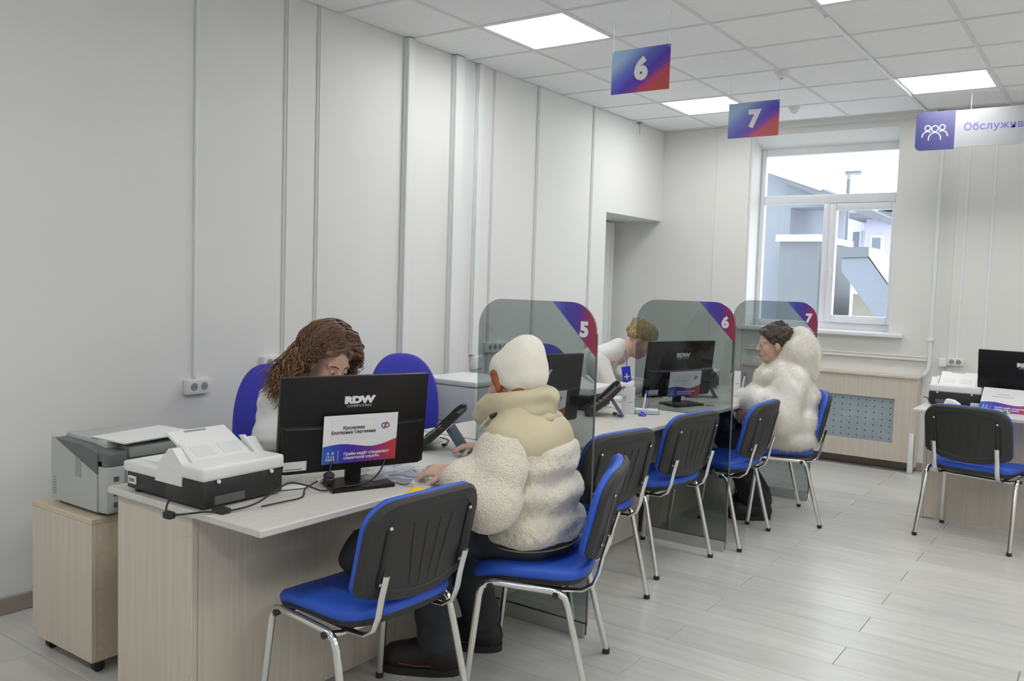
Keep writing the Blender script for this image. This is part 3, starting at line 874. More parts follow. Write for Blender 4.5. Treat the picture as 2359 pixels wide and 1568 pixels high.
CH = [((1.815, -1.255), (-1, 0.05), 'empty blue chair nearest the camera with a dark bag on its seat'),
      ((2.055, -0.60), (-0.92, -0.39), 'blue chair under the visitor in the cream fleece jacket'),
      ((1.745, 0.17), (-0.985, 0.17), 'empty blue chair just beyond partition 5, half hidden by the occupied chair'),
      ((1.74, 0.95), (-0.99, 0.13), 'empty blue chair at the middle desk, left of partition 6'),
      ((1.850, 1.64), (-1, -0.03), 'empty blue chair just beyond partition 6, beside the visitor in white fur'),
      ((1.965, 2.30), (-0.86, -0.51), 'blue chair under the visitor in the white fur coat'),
      ((3.10, 2.62), (0.19, 0.98), 'empty blue chair facing the desk at the right edge')]
proto = None
for (cx, cy), (dx, dy), l in CH:
    if proto is None:
        proto = make_chair(l); c = proto
    else:
        c = copy_tree(proto)
    c['label'] = l
    c.location = (cx, cy, 0)
    c.rotation_euler = (0, 0, math.atan2(dy, dx) - math.pi / 2)

# ------------------------------------------------------------------ clerks' office chairs
def make_office_chair(label):
    t = thing('office_chair', label, 'chair', (0, 0, 0), 'royal blue office chairs behind the counter', rz=0.0)
    rings = []
    for s, z in ((0.90, 0.43), (1.0, 0.44), (1.0, 0.475), (0.93, 0.492), (0.6, 0.498), (0.2, 0.498)):
        rings.append([(x * s, y * s, z) for x, y in superell(0.235, 0.225, 36, 3.2)])
    obj('seat', MB().rings(rings), M_['bluecloth'], t, 60)
    out = []
    n = 44
    for k in range(n):
        a = 2 * math.pi * k / n
        c, s = math.cos(a), math.sin(a)
        e = 2.5
        out.append((0.222 * math.copysign(abs(c) ** (2 / e), c) * (1 - 0.10 * s), 0.29 * math.copysign(abs(s) ** (2 / e), s)))
    def bk(x, z, d):
        return (x, -0.235 - 0.10 * (z + 0.29) * 0.3 + d + 0.04 * (x / 0.22) ** 2, 0.742 + z)
    rings = []
    for s, d in ((0.92, -0.025), (1.0, -0.015), (1.0, 0.015), (0.93, 0.03), (0.5, 0.036), (0.15, 0.036)):
        rings.append([bk(x * s, z * s, d) for x, z in out][::-1])
    obj('backrest', MB().rings(rings), M_['bluecloth'], t, 60)
    obj('back_support', MB().tube([(0, -0.12, 0.425), (0, -0.25, 0.425), (0, -0.285, 0.46), (0, -0.285, 0.70)], 0.022, n=10, flat=0.5), M_['black'], t)
    obj('column', MB().cyl((0, 0, 0.10), (0, 0, 0.43), 0.026, n=16), M_['black'], t)
    hub = obj('base_hub', MB().lathe([(0.045, 0.06), (0.045, 0.11), (0.03, 0.13)], 20), M_['black'], t)
    for k in range(5):
        a = 2 * math.pi * k / 5 + 0.3
        arm = obj('base_arm', MB().tube([(0.03 * math.cos(a), 0.03 * math.sin(a), 0.095), (0.26 * math.cos(a), 0.26 * math.sin(a), 0.07)], [0.022, 0.014], n=8), M_['black'], t)
        c = (0.25 * math.cos(a), 0.25 * math.sin(a))
        T = Matrix.Translation((c[0], c[1], 0.0255)) @ Matrix.Rotation(a, 4, 'Z') @ Matrix.Rotation(math.pi / 2, 4, 'Y')
        obj('caster', MB().lathe([(0.018, -0.022), (0.025, -0.018), (0.025, 0.018), (0.018, 0.022)], 14, T), M_['black'], arm)
    return t
oc = None
for (cx, cy), (dx, dy), l in (((0.68, -0.55), (1, -0.1), 'royal blue office chair of the curly-haired clerk'),
                              ((0.62, 0.36), (1, -0.35), 'empty royal blue office chair behind the large monitor'),
                              ((0.62, 1.80), (1, -0.5), 'royal blue office chair of the bending blond clerk'),):
    if oc is None:
        oc = make_office_chair(l); c = oc
    else:
        c = copy_tree(oc)
    c['label'] = l
    c.location = (cx, cy, 0)
    c.rotation_euler = (0, 0, math.atan2(dy, dx) - math.pi / 2)

# ------------------------------------------------------------------ monitors and name plates
def make_monitor(label):
    t = thing('computer_monitor', label, 'monitor', (0, 0, 0), 'black computer monitors', rz=0.0)
    T = Matrix.Translation((0, 0.03, 0.214)) @ Matrix.Rotation(math.radians(6.5), 4, 'X')
    W2, H2 = 0.27, 0.1625
    cs = obj('casing', MB().rbox(-W2, W2, -0.010, 0.012, -H2, H2, 0.004, 2, M=T), M_['gloss'], t)
    # thicker lower half with chamfered sides
    out = [(-W2 + 0.012, -H2 + 0.004), (W2 - 0.012, -H2 + 0.004), (W2 - 0.004, 0.0), (0.1, -0.006), (-0.1, -0.006), (-W2 + 0.004, 0.0)]
    k = Matrix(((1, 0, 0, 0), (0, 0, -1, 0), (0, 1, 0, 0), (0, 0, 0, 1)))
    rings = [[(x, -0.008, z) for x, z in out], [(x * 0.985, -0.016, z - 0.004) for x, z in out], [(x * 0.93, -0.022, z * 0.96 - 0.010) for x, z in out]]
    obj('rear_bulge', MB().rings(rings, T), M_['gloss'], cs)
    obj('screen', MB().box(-W2 + 0.008, W2 - 0.008, 0.012, 0.0128, -H2 + 0.014, H2 - 0.008, M=T), M_['screen'], t)
    K = T @ Matrix.Translation((0, -0.0102, 0)) @ k
    lg = obj('logo', text_mb('RDW', 0.032, bold=0.0024, sx=1.45, spacing=0.95, M=K @ Matrix.Translation((0.008, 0.078, 0))), M_['logo'], cs, 0)
    obj('logo_line', text_mb('COMPUTERS', 0.0115, bold=0.0002, sx=1.2, spacing=1.2, M=K @ Matrix.Translation((0.008, 0.058, 0))), M_['greyplastic'], cs, 0)
    st = obj('sticker', MB().box(-0.255, -0.175, -0.0242, -0.0235, -0.150, -0.118, M=T), M_['offwhite'], cs)
    obj('sticker_print', MB().box(-0.25, -0.19, -0.0246, -0.0242, -0.146, -0.142, M=T), M_['greyink'], st)
    obj('stand_neck', MB().rbox(-0.028, 0.028, -0.012, 0.008, 0.008, 0.12, 0.004, 2, M=Matrix.Translation((0, 0.045, 0)) @ Matrix.Rotation(math.radians(3), 4, 'X')), M_['gloss'], t)
    q = MB().prism([(x, y) for x, y in ((-0.125, -0.085), (0.10, -0.085), (0.125, 0.085), (-0.10, 0.085))], 0.0008, 0.011)
    obj('stand_base', q, M_['gloss'], t)
    return t
MON = [((1.66, -1.152, 0.75), 69.4, 1.0, 'large black monitor in front of the curly-haired clerk'),
       ((1.572, 0.125, 0.75), 76, 1.0, 'black monitor half hidden behind the cream beanie'),
       ((1.60, 1.63, 0.75), 70, 1.03, 'black monitor between the blond clerk and the fur-coated visitor'),
       ((3.275, 2.975, 0.75), -8, 1.0, 'black monitor on the right-hand desk, cut by the picture edge')]
mon = []
for loc, yaw, s, l in MON:
    c = make_monitor(l) if not mon else copy_tree(mon[0])
    c['label'] = l
    c.location = loc
    c.rotation_euler = (0, 0, math.radians(yaw))
    c.scale = (s, s, s)
    mon.append(c)

def logo_mbs(s, M):
    b, r = MB(), MB()
    for mbx, sg in ((b, 1), (r, -1)):
        a = [(0.10 * sg, 0.45 * sg)] + [( -0.02 * sg, 0.43 * sg)]
        path = [(x * sg, y * sg) for x, y in [(0.02, 0.26), (-0.25, 0.26)] + arc(-0.25, 0.0, 0.24, 0.26, 90, 270, 14) + [(-0.04, -0.26), (0.16, 0.44)]]
        k = ribbon([(x * s, y * s) for x, y in path], 0.13 * s, 0.0005, M)
        mbx.add(k.v, k.f)
    return b, r

def name_plate(name, M, w, h, label, full=True, group='name plates on the monitors'):
    """M: local xy in the plate's face, z towards the viewer"""
    t = thing('name_plate', label, 'name plate', tuple(M.translation), group)
    obj('card', MB().box(0, w, 0, h, -0.002, 0.0, M=M), M_['paper'], t)
    pts = []
    n = 24
    for i in range(n + 1):
        u = i / n
        z = 0.36 + 0.045 * math.sin(2 * math.pi * (u * 1.05 + 0.02)) + 0.16 * max(0, u - 0.62) ** 1.5 * 2
        pts.append((u * w, z * h))
    poly = [(0, 0), (w, 0)] + pts[::-1]
    # gradient strip keeps its own bounding box along x
    v = []; f = []
    for (x, z) in pts:
        v += [(x, 0.0, 0.0004), (x, z, 0.0004)]
    for i in range(n):
        f.append((2 * i, 2 * i + 2, 2 * i + 3, 2 * i + 1))
    wv = MB(); wv.add(v, f, 0, None)
    me = mkmesh('wave_print', wv.v, wv.f); me.materials.append(M_['wave'])
    o = bpy.data.objects.new('wave_print', me); COL.objects.link(o); o.parent = t
    o.matrix_local = Matrix.Translation(-M.translation) @ M
    K = lambda x, z: M @ Matrix.Translation((x * w, z * h, 0.0008))
    if full:
        obj('name_lines', text_mb('Крохалева\nЕкатерина Сергеевна', 0.092 * h, bold=0.0001, M=K(0.40, 0.69)), M_['ink'], t, 0)
        obj('name_frame', ribbon([(0.10 * w, 0.52 * h), (0.70 * w, 0.52 * h), (0.70 * w, 0.90 * h), (0.10 * w, 0.90 * h), (0.10 * w, 0.52 * h)], 0.0006, 0.0003, M @ Matrix.Translation((0, 0, 0.0003))), M_['offwhite'], t, 0)
    else:
        obj('name_lines', text_mb('————\n———————', 0.10 * h, bold=0.0001, M=K(0.40, 0.69)), M_['greyink'], t, 0)
    obj('caption', text_mb('Приём ведёт специалист\nклиентской службы', 0.082 * h, 'LEFT', bold=0.0003, M=K(0.28, 0.145)), M_['digit'], t, 0)
    b, r = logo_mbs(0.105 * w, K(0.83, 0.74))
    obj('emblem', b, M_['logoblue'], t, 0); obj('emblem', r, M_['logored'], t, 0)
    q = MB()
    for sx in (-1, 1):
        cx = 0.105 * w + sx * 0.030 * w
        for mbx in (ribbon([(cx + 0.012 * w * math.cos(a), 0.225 * h + 0.012 * w * math.sin(a)) for a in [2 * math.pi * i / 12 for i in range(13)]], 0.0022, 0.0004),
                    ribbon([(cx - 0.02 * w, 0.06 * h), (cx - 0.012 * w, 0.17 * h), (cx + 0.012 * w, 0.17 * h), (cx + 0.02 * w, 0.06 * h)], 0.0022, 0.0004),
                    ribbon([(cx - 0.026 * w, 0.09 * h), (cx + 0.026 * w, 0.09 * h)], 0.002, 0.0004)):
            q.add(mbx.v, mbx.f, 0, M @ Matrix.Translation((0, 0, 0.0006)))
    k = ribbon([(0.205 * w, 0.05 * h), (0.205 * w, 0.27 * h)], 0.0014, 0.0004); q.add(k.v, k.f, 0, M @ Matrix.Translation((0, 0, 0.0006)))
    obj('desk_symbol', q, M_['digit'], t, 0)
    return t
bpy.context.view_layer.update()
TILT = Matrix.Translation((0, 0.03, 0.214)) @ Matrix.Rotation(math.radians(6.5), 4, 'X') @ Matrix(((1, 0, 0, 0), (0, 0, -1, 0), (0, 1, 0, 0), (0, 0, 0, 1)))
for i, (u, v, l, fu) in enumerate(((0.012, -0.052, 'white name plate with blue and red wave on the large monitor', True), (0.03, -0.085, 'name plate on the monitor behind the cream-jacketed visitor', False), (0.03, -0.09, 'name plate on the monitor beside the blond clerk', False))):
    m = mon[i].matrix_world.copy()
    w, h = (0.272, 0.168) if i == 0 else (0.262, 0.150)
    MM = m @ TILT @ Matrix.Translation((u - w / 2, v - h / 2, 0.030))
    name_plate('p', MM, w, h, l, fu)
# the right-hand plate leans on the desk in front of its monitor
MM = Matrix.Translation((3.048, 2.865, 0.752)) @ Matrix.Rotation(math.radians(-6), 4, 'Z') @ Matrix.Rotation(math.radians(52), 4, 'X') 
name_plate('p', MM, 0.30, 0.175, 'glossy name plate leaning below the right-hand monitor', False)
# ------------------------------------------------------------------ pedestal with the laser printer
t = thing('pedestal_cabinet', 'low pale wooden pedestal cabinet carrying the grey printer', 'cabinet', (0.62, -1.4, 0))
CX0, CX1, CY0, CY1 = 0.425, 0.838, -1.635, -1.20
obj('side_board', MB().rbox(CX0, CX1, CY0, CY0 + 0.018, 0.052, 0.555, 0.0012, 1), M_['birch'], t)
obj('side_board', MB().rbox(CX0, CX1, CY1 - 0.018, CY1, 0.052, 0.555, 0.0012, 1), M_['birch'], t)
bk = obj('back_board', MB().box(CX1 - 0.016, CX1 - 0.0008, CY0 + 0.018, CY1 - 0.018, 0.052, 0.555), M_['birch_warm'], t)
for z in (0.10, 0.505):
    obj('screw_cap', MB().cyl((CX1 - 0.001, CY0 + 0.030, z), (CX1 + 0.0008, CY0 + 0.030, z), 0.006, n=10), M_['birch'], bk)
obj('top_board', MB().rbox(CX0 - 0.004, CX1 + 0.002, CY0 - 0.002, CY1 + 0.002, 0.555, 0.575, 0.002, 1), M_['birch_warm'], t)
obj('bottom_board', MB().box(CX0, CX1 - 0.016, CY0 + 0.018, CY1 - 0.018, 0.053, 0.069), M_['birch_warm'], t)
for i in range(3):
    z0 = 0.075 + i * 0.16
    dr = obj('drawer', MB().rbox(CX0 - 0.018, CX0 - 0.001, CY0 + 0.004, CY1 - 0.004, z0, z0 + 0.154, 0.002, 1), M_['birch'], t)
    obj('handle', MB().tube([(CX0 - 0.018, -1.47, z0 + 0.10), (CX0 - 0.04, -1.47, z0 + 0.10), (CX0 - 0.04, -1.36, z0 + 0.10), (CX0 - 0.018, -1.36, z0 + 0.10)], 0.005, n=8), M_['alu'], dr)
for x in (CX0 + 0.05, CX1 - 0.04):
    for y in (CY0 + 0.045, CY1 - 0.045):
        cst = obj('caster', MB().cyl((x - 0.012, y, 0.0215), (x + 0.012, y, 0.0215), 0.021, n=16), M_['black'], t)
        obj('fork', MB().box(x - 0.016, x + 0.016, y - 0.012, y + 0.012, 0.038, 0.0525), M_['darkgrey'], cst)

t = thing('laser_printer', 'grey laser printer with sheets lying on top of it', 'printer', (0.68, -1.4, 0.575))
PX0, PX1, PY0, PY1, PZ0, PZ1 = 0.490, 0.868, -1.595, -1.215, 0.585, 0.832
q = MB().rbox(PX0, PX1 - 0.03, PY0 + 0.002, PY1, PZ0, PZ1 - 0.05, 0.008, 2)
obj('body', q, M_['greyplastic'], t)
# side panel, slanted dark shoulder
side = [(PX0, PZ0 + 0.004), (PX1 - 0.06, PZ0 + 0.004), (PX1 - 0.06, PZ0 + 0.14), (PX0 + 0.02, PZ1 - 0.008), (PX0, PZ1 - 0.008)]
TS = Matrix(((1, 0, 0, 0), (0, 0, -1, PY0), (0, 1, 0, 0), (0, 0, 0, 1)))
sp = obj('side_panel', MB().prism(side, -0.01, 0.004, TS), M_['greyplastic'], t)
dark = [(PX0 + 0.022, PZ1 - 0.009), (PX1 - 0.06, PZ0 + 0.141), (PX1 - 0.06, PZ1 - 0.03), (PX1 - 0.10, PZ1 - 0.020), (PX1 - 0.17, PZ1 - 0.012)]
obj('shoulder', MB().prism(dark, -0.06, 0.0025, TS), M_['darkgrey'], t)
for i in range(9):
    obj('vent_slat', MB().box(PX1 - 0.205, PX1 - 0.165, PY0 - 0.0055, PY0 - 0.004, PZ0 + 0.115 + i * 0.008, PZ0 + 0.119 + i * 0.008), M_['midgrey'], sp)
for i in range(7):
    obj('vent_slat', MB().box(PX0 + 0.012, PX0 + 0.035, PY0 - 0.0055, PY0 - 0.004, PZ0 + 0.025 + i * 0.010, PZ0 + 0.030 + i * 0.010), M_['midgrey'], sp)
obj('top_cover', MB().rbox(PX0 + 0.004, PX1 - 0.09, PY0 + 0.045, PY1 - 0.01, PZ1 - 0.052, PZ1 + 0.004, 0.012, 2), M_['greyplastic'], t)
obj('corner_block', MB().rbox(PX1 - 0.135, PX1 - 0.006, PY0 + 0.002, PY0 + 0.085, PZ0 + 0.15, PZ1 - 0.022, 0.012, 3), M_['darkgrey'], t)
obj('top_rail', MB().rbox(PX1 - 0.16, PX1 - 0.010, PY0 + 0.09, PY1 + 0.02, PZ1 - 0.055, PZ1 - 0.012, 0.008, 2), M_['midgrey'], t)
rd = obj('rear_door', MB().rbox(PX1 - 0.03, PX1 - 0.004, PY0 + 0.075, PY1 + 0.02, PZ0 + 0.03, PZ1 - 0.058, 0.006, 2), M_['greyplastic'], t)
obj('door_grip', MB().rbox(PX1 - 0.006, PX1 - 0.002, PY0 + 0.15, PY0 + 0.235, PZ1 - 0.085, PZ1 - 0.066, 0.0018, 1), M_['midgrey'], rd)
for i in range(5):
    obj('door_rib', MB().box(PX1 - 0.005, PX1 - 0.0025, PY0 + 0.12, PY1 - 0.01, PZ1 - 0.125 + i * 0.008, PZ1 - 0.1225 + i * 0.008), M_['midgrey'], rd)
pp = obj('port_panel', MB().rbox(PX1 - 0.062, PX1 - 0.002, PY0, PY0 + 0.072, PZ0 + 0.004, PZ0 + 0.172, 0.006, 2), M_['greyplastic'], t)
for z, h in ((0.118, 0.018), (0.088, 0.012), (0.066, 0.008), (0.026, 0.018)):
    obj('port', MB().box(PX1 - 0.003, PX1 - 0.0012, PY0 + 0.026, PY0 + 0.046, PZ0 + z, PZ0 + z + h), M_['hole'], pp)
for x in (PX0 + 0.03, PX1 - 0.07):
    for y in (PY0 + 0.03, PY1 - 0.04):
        obj('rubber_foot', MB().cyl((x, y, 0.5755), (x, y, 0.586), 0.014, n=12), M_['black'], t)
t = thing('paper_sheets', 'white sheets of paper lying on top of the grey printer', 'paper', (0.75, -1.38, PZ1 + 0.005))
for i, (a, dz) in enumerate(((0.06, 0.0055), (0.02, 0.0075), (0.09, 0.0095))):
    obj('sheet', MB().box(-0.105, 0.105, -0.15, 0.15, 0, 0.0012, M=place((0.765, -1.39, PZ1 + dz), a, rx=math.radians(1.0), ry=math.radians(0.0))), M_['paper'], t)
t = thing('printer_cable', 'pale USB cable with ferrite bead hanging from the printer', 'cable', (0.875, -1.56, 0.6))
obj('wire', MB().tube([(PX1 + 0.012, -1.56, 0.684), (PX1 + 0.03, -1.555, 0.682), (PX1 + 0.040, -1.55, 0.66), (PX1 + 0.036, -1.55, 0.62), (PX1 + 0.034, -1.55, 0.56), (PX1 + 0.045, -1.53, 0.47), (PX1 + 0.07, -1.50, 0.38), (PX1 + 0.09, -1.48, 0.25), (PX1 + 0.08, -1.47, 0.02)], 0.004, n=8), M_['cablewhite'], t, 60)
obj('plug', MB().rbox(PX1 - 0.001, PX1 + 0.02, -1.570, -1.550, 0.676, 0.692, 0.003, 1), M_['cablewhite'], t)
obj('ferrite_bead', MB().rbox(PX1 + 0.026, PX1 + 0.048, -1.561, -1.539, 0.608, 0.648, 0.005, 2), M_['cablewhite'], t)
t = thing('power_cable', 'black power cable looping down behind the pedestal cabinet', 'cable', (0.88, -1.5, 0.3))
obj('wire', MB().tube([(PX1 + 0.01, -1.545, 0.612), (PX1 + 0.035, -1.525, 0.60), (PX1 + 0.045, -1.52, 0.54), (PX1 + 0.035, -1.52, 0.47), (PX1 + 0.05, -1.51, 0.40), (PX1 + 0.085, -1.50, 0.33), (PX1 + 0.10, -1.48, 0.2), (PX1 + 0.10, -1.46, 0.02)], 0.0045, n=8), M_['cable'], t, 60)
obj('plug', MB().rbox(PX1 - 0.002, PX1 + 0.025, -1.556, -1.534, 0.603, 0.622, 0.003, 1), M_['cable'], t)

# ------------------------------------------------------------------ document scanners (rear side at local -Y)
def make_scanner(label):
    t = thing('document_scanner', label, 'scanner', (0, 0, 0), 'white and black document scanners', rz=0.0)
    b = obj('base', MB().rbox(-0.152, 0.152, 0.0, 0.19, 0.006, 0.088, 0.010, 2).rbox(-0.146, 0.146, 0.15, 0.40, 0.010, 0.066, 0.006, 2), M_['black'], t)
    obj('rear_recess', MB().rbox(-0.11, 0.0, -0.0012, 0.004, 0.012, 0.038, 0.001, 1), M_['hole'], b)
    obj('cover', MB().rbox(-0.155, 0.155, -0.004, 0.175, 0.086, 0.130, 0.010, 3), M_['white'], t)
    TX = Matrix(((0, 0, 1, 0), (1, 0, 0, 0), (0, 1, 0, 0), (0, 0, 0, 1)))     # local (x,y)->(Y,Z), extrude X
    for s in (-1, 1):
        x0, x1 = (-0.155, -0.125) if s < 0 else (0.125, 0.155)
        obj('cheek', MB().prism([(0.10, 0.060), (0.235, 0.060), (0.215, 0.12), (0.165, 0.168), (0.145, 0.170), (0.10, 0.128)], x0, x1, TX), M_['white'], t)
        obj('guide', MB().prism([(0.085, 0.128), (0.125, 0.128), (0.175, 0.175), (0.155, 0.178)], s * 0.118 - 0.006, s * 0.118 + 0.006, TX), M_['offwhite'], t)
        obj('latch', MB().cyl((s * 0.10, -0.008, 0.083), (s * 0.10, -0.002, 0.083), 0.006, n=10), M_['white'], b)
    tr = obj('feeder_tray', MB().prism([(0.095, 0.126), (0.101, 0.122), (0.252, 0.196), (0.246, 0.202)], -0.108, 0.108, TX), M_['white'], t)
    for (a, c) in ((-0.085, -0.015), (0.015, 0.085)):
        obj('tray_outline', MB().prism([(0.118, 0.1385), (0.1185, 0.1378), (0.165, 0.1602), (0.1645, 0.1625)], a, c, TX), M_['offwhite'], tr)
    obj('tray_label', MB().prism([(0.233, 0.1955), (0.2335, 0.1945), (0.242, 0.1985), (0.2415, 0.2005)], -0.05, 0.03, TX), M_['midgrey'], tr)
    obj('output_tray', MB().rbox(-0.150, 0.150, 0.19, 0.415, 0.064, 0.096, 0.006, 2), M_['white'], t)
    obj('sheet', MB().box(-0.105, 0.105, 0.20, 0.40, 0.0962, 0.099), M_['paper'], t)
    lb = obj('barcode_label', MB().box(-0.1505, -0.1468, 0.345, 0.385, 0.028, 0.052), M_['paper'], b)
    for i in range(6):
        obj('bar', MB().box(-0.1511, -0.1504, 0.352 + i * 0.005, 0.3545 + i * 0.005, 0.034, 0.046), M_['ink'], lb)
    for x in (-0.13, 0.13):
        for y in (0.03, 0.36):
            obj('rubber_foot', MB().cyl((x, y, 0.0005), (x, y, 0.011), 0.010, n=10), M_['black'], t)
    return t
sc = None
for loc, rz, l in (((1.575, -1.552, 0.75), 91, 'white and black document scanner on the corner of the nearest desk'),
                   ((1.335, 1.10, 0.75), 97, 'white document scanner beside the leaflet holder on the middle desk'),
                   ((1.40, 2.60, 0.75), 95, 'white document scanner at the far end, beside the fur-coated visitor'),
                   ((2.895, 2.96, 0.75), 2, 'white and black document scanner on the right-hand desk')):
    if sc is None: sc = make_scanner(l); c = sc
    else: c = copy_tree(sc)
    c['label'] = l; c.location = loc; c.rotation_euler = (0, 0, math.radians(rz))

# ------------------------------------------------------------------ desk phones (user side at local -Y)
def make_phone(label):
    t = thing('desk_phone', label, 'telephone', (0, 0, 0), 'black desk phones', rz=0.0)
    TX = Matrix(((0, 0, 1, 0), (1, 0, 0, 0), (0, 1, 0, 0), (0, 0, 0, 1)))
    body = [(-0.105, 0.004), (-0.085, 0.002), (-0.03, 0.040), (0.045, 0.112), (0.082, 0.152), (0.086, 0.166), (0.076, 0.170), (0.055, 0.158), (-0.02, 0.082), (-0.09, 0.028), (-0.108, 0.014)]
    b = obj('body', MB().prism(body, -0.095, 0.095, TX), M_['black'], t, 40)
    hs = [(-0.100, 0.026), (-0.085, 0.046), (-0.05, 0.072), (0.01, 0.134), (0.045, 0.170), (0.066, 0.184), (0.082, 0.180), (0.084, 0.170), (0.06, 0.158), (0.0, 0.106), (-0.06, 0.052), (-0.09, 0.024)]
    obj('handset', MB().prism(hs, -0.092, -0.046, TX), M_['black'], t, 40)
    obj('screen', MB().prism([(0.02, 0.1215), (0.0205, 0.1225), (0.066, 0.1672), (0.067, 0.166)], -0.03, 0.085, TX), M_['screen'], b)
    q = MB()
    for i in range(4):
        for j in range(3):
            yy = -0.075 + i * 0.021
            q.box(0.0 + j * 0.024, 0.016 + j * 0.024, yy, yy + 0.013, 0.046 + (yy + 0.075) * 0.80, 0.050 + (yy + 0.075) * 0.80)
    k = obj('keypad', q, M_['darkgrey'], b)
    m = mat('phone_stand_painted_sheen', (0.10, 0.135, 0.19), 0.3) if 'pst' not in M_ else M_['pst']  # black stand; its blue-grey reflection is put into the base colour
    M_['pst'] = m
    st = obj('stand', MB().prism([(0.028, 0.090), (0.040, 0.102), (0.104, 0.008), (0.098, 0.001), (0.088, 0.001)], -0.05, 0.07, TX), m, t)
    obj('stand_slot', MB().prism([(0.0785, 0.046), (0.0795, 0.0465), (0.0945, 0.0245), (0.0935, 0.024)], -0.015, 0.035, TX), M_['hole'], st)
    obj('lamp', MB().box(0.094, 0.0965, 0.0, 0.02, 0.10, 0.104), M_['logored'], b)
    return t
ph = None
for loc, rz, l in (((1.455, -0.455, 0.75), -62, 'black desk phone beside the large monitor'),
                   ((1.47, 0.905, 0.75), -58, 'black desk phone on the middle desk beside partition 5'),
                   ((1.52, 2.10, 0.75), -60, 'black desk phone behind the monitor at partition 6')):
    if ph is None: ph = make_phone(l); c = ph
    else: c = copy_tree(ph)
    c['label'] = l; c.location = loc; c.rotation_euler = (0, 0, math.radians(rz))
def wire(name, pts, r, label, m='cable', extra=None):
    t = thing(name, label, 'cable', pts[0])
    # smooth the path
    P = [Vector(p) for p in pts]
    out = []
    for i in range(len(P) - 1):
        p0, p1, p2, p3 = P[max(0, i - 1)], P[i], P[i + 1], P[min(len(P) - 1, i + 2)]
        for s in range(6):
            u = s / 6
            out.append(0.5 * ((2 * p1) + (p2 - p0) * u + (2 * p0 - 5 * p1 + 4 * p2 - p3) * u * u + (3 * p1 - p0 - 3 * p2 + p3) * u ** 3))
    out.append(P[-1])
    obj('wire', MB().tube(out, r, n=7), M_[m], t, 60)
    return t
t = wire('phone_cord', [(1.42, -0.40, 0.755), (1.36, -0.30, 0.754), (1.25, -0.28, 0.754), (1.15, -0.34, 0.754)], 0.0025, 'black cord lying behind the phone by the large monitor')
obj('plug', MB().rbox(1.412, 1.43, -0.41, -0.39, 0.751, 0.759, 0.002, 1), M_['cable'], t)
t = wire('phone_cord', [(1.50, 0.98, 0.756), (1.49, 1.03, 0.758), (1.44, 1.04, 0.775), (1.40, 0.99, 0.765)], 0.003, 'white cord behind the phone on the middle desk', 'cablewhite')
obj('plug', MB().rbox(1.49, 1.51, 0.96, 0.98, 0.751, 0.761, 0.002, 1), M_['cablewhite'], t)
t = wire('scanner_cable', [(1.49, -1.748, 0.79), (1.485, -1.762, 0.765), (1.50, -1.768, 0.742), (1.55, -1.755, 0.748), (1.60, -1.72, 0.757), (1.64, -1.66, 0.756), (1.66, -1.58, 0.765), (1.655, -1.50, 0.79), (1.64, -1.43, 0.80), (1.64, -1.36, 0.78), (1.66, -1.31, 0.757), (1.69, -1.26, 0.765), (1.72, -1.18, 0.768), (1.71, -1.10, 0.79), (1.67, -1.02, 0.84), (1.655, -1.005, 0.86)], 0.0032, 'black cable running from the scanner to the large monitor')
obj('ferrite_bead', MB().rbox(1.495, 1.530, -1.785, -1.760, 0.732, 0.754, 0.006, 2), M_['cable'], t)
obj('adapter', MB().rbox(1.595, 1.65, -1.69, -1.655, 0.7505, 0.766, 0.005, 2), M_['cable'], t)
t = wire('monitor_cable', [(1.665, -1.56, 0.754), (1.675, -1.48, 0.756), (1.665, -1.40, 0.754), (1.60, -1.33, 0.758), (1.585, -1.26, 0.77)], 0.0025, 'thin black cable along the desk between scanner and monitor base')
obj('connector', MB().rbox(1.578, 1.592, -1.265, -1.24, 0.764, 0.778, 0.003, 1), M_['offwhite'], t)
t = thing('power_plug', 'black mains plug standing on the base of the large monitor', 'plug', (1.612, -1.245, 0.761))
obj('head', MB().lathe([(0.012, 0.0), (0.020, 0.004), (0.021, 0.018), (0.016, 0.024), (0.020, 0.028), (0.017, 0.036), (0.008, 0.042)], 16, place((1.625, -1.250, 0.7625))), M_['cable'], t)
obj('wire', MB().tube([(1.625, -1.250, 0.80), (1.622, -1.24, 0.825), (1.615, -1.225, 0.84), (1.608, -1.215, 0.86)], 0.003, n=7), M_['cable'], t)

# ------------------------------------------------------------------ papers and small things on the nearest desk
def crumple(name, c, w, h, rz, amp, m, label, cat, n=26, seed=1, up=0.0):
    rg = np.random.default_rng(seed)
    t = MB()
    ph_ = rg.uniform(0, 6.28, 12); k = rg.normal(0, 22, (12, 2))
    T = place(c, rz)
    v = []
    for i in range(n + 1):
        for j in range(n + 1):
            x, y = (i / n - 0.5) * w, (j / n - 0.5) * h
            z = sum(abs(math.sin(k[q, 0] * x + k[q, 1] * y + ph_[q])) for q in range(12)) / 12
            e = min(1, 6 * min(i / n, 1 - i / n, j / n, 1 - j / n) + 0.15)
            v.append((x + 0.01 * math.sin(9 * y / h + seed), y + 0.01 * math.sin(8 * x / w), 0.002 + amp * z * e + up))
    f = [(i * (n + 1) + j, (i + 1) * (n + 1) + j, (i + 1) * (n + 1) + j + 1, i * (n + 1) + j + 1) for i in range(n) for j in range(n)]
    t.add(v, f, 0, T)
    return t
t = thing('plastic_sleeves', 'crumpled clear plastic document sleeves on the desk by the monitor base', 'plastic sleeve', (1.68, -0.99, 0.75))
obj('paper_insert', MB().box(-0.10, 0.10, -0.12, 0.12, 0.0006, 0.0016, M=place((1.66, -0.95, 0.75), 0.5)), M_['paper'], t)
obj('sleeve', crumple('s', (1.685, -0.985, 0.7515), 0.24, 0.30, 0.45, 0.022, 0, '', '', 26, 3), M_['film'], t, 20)
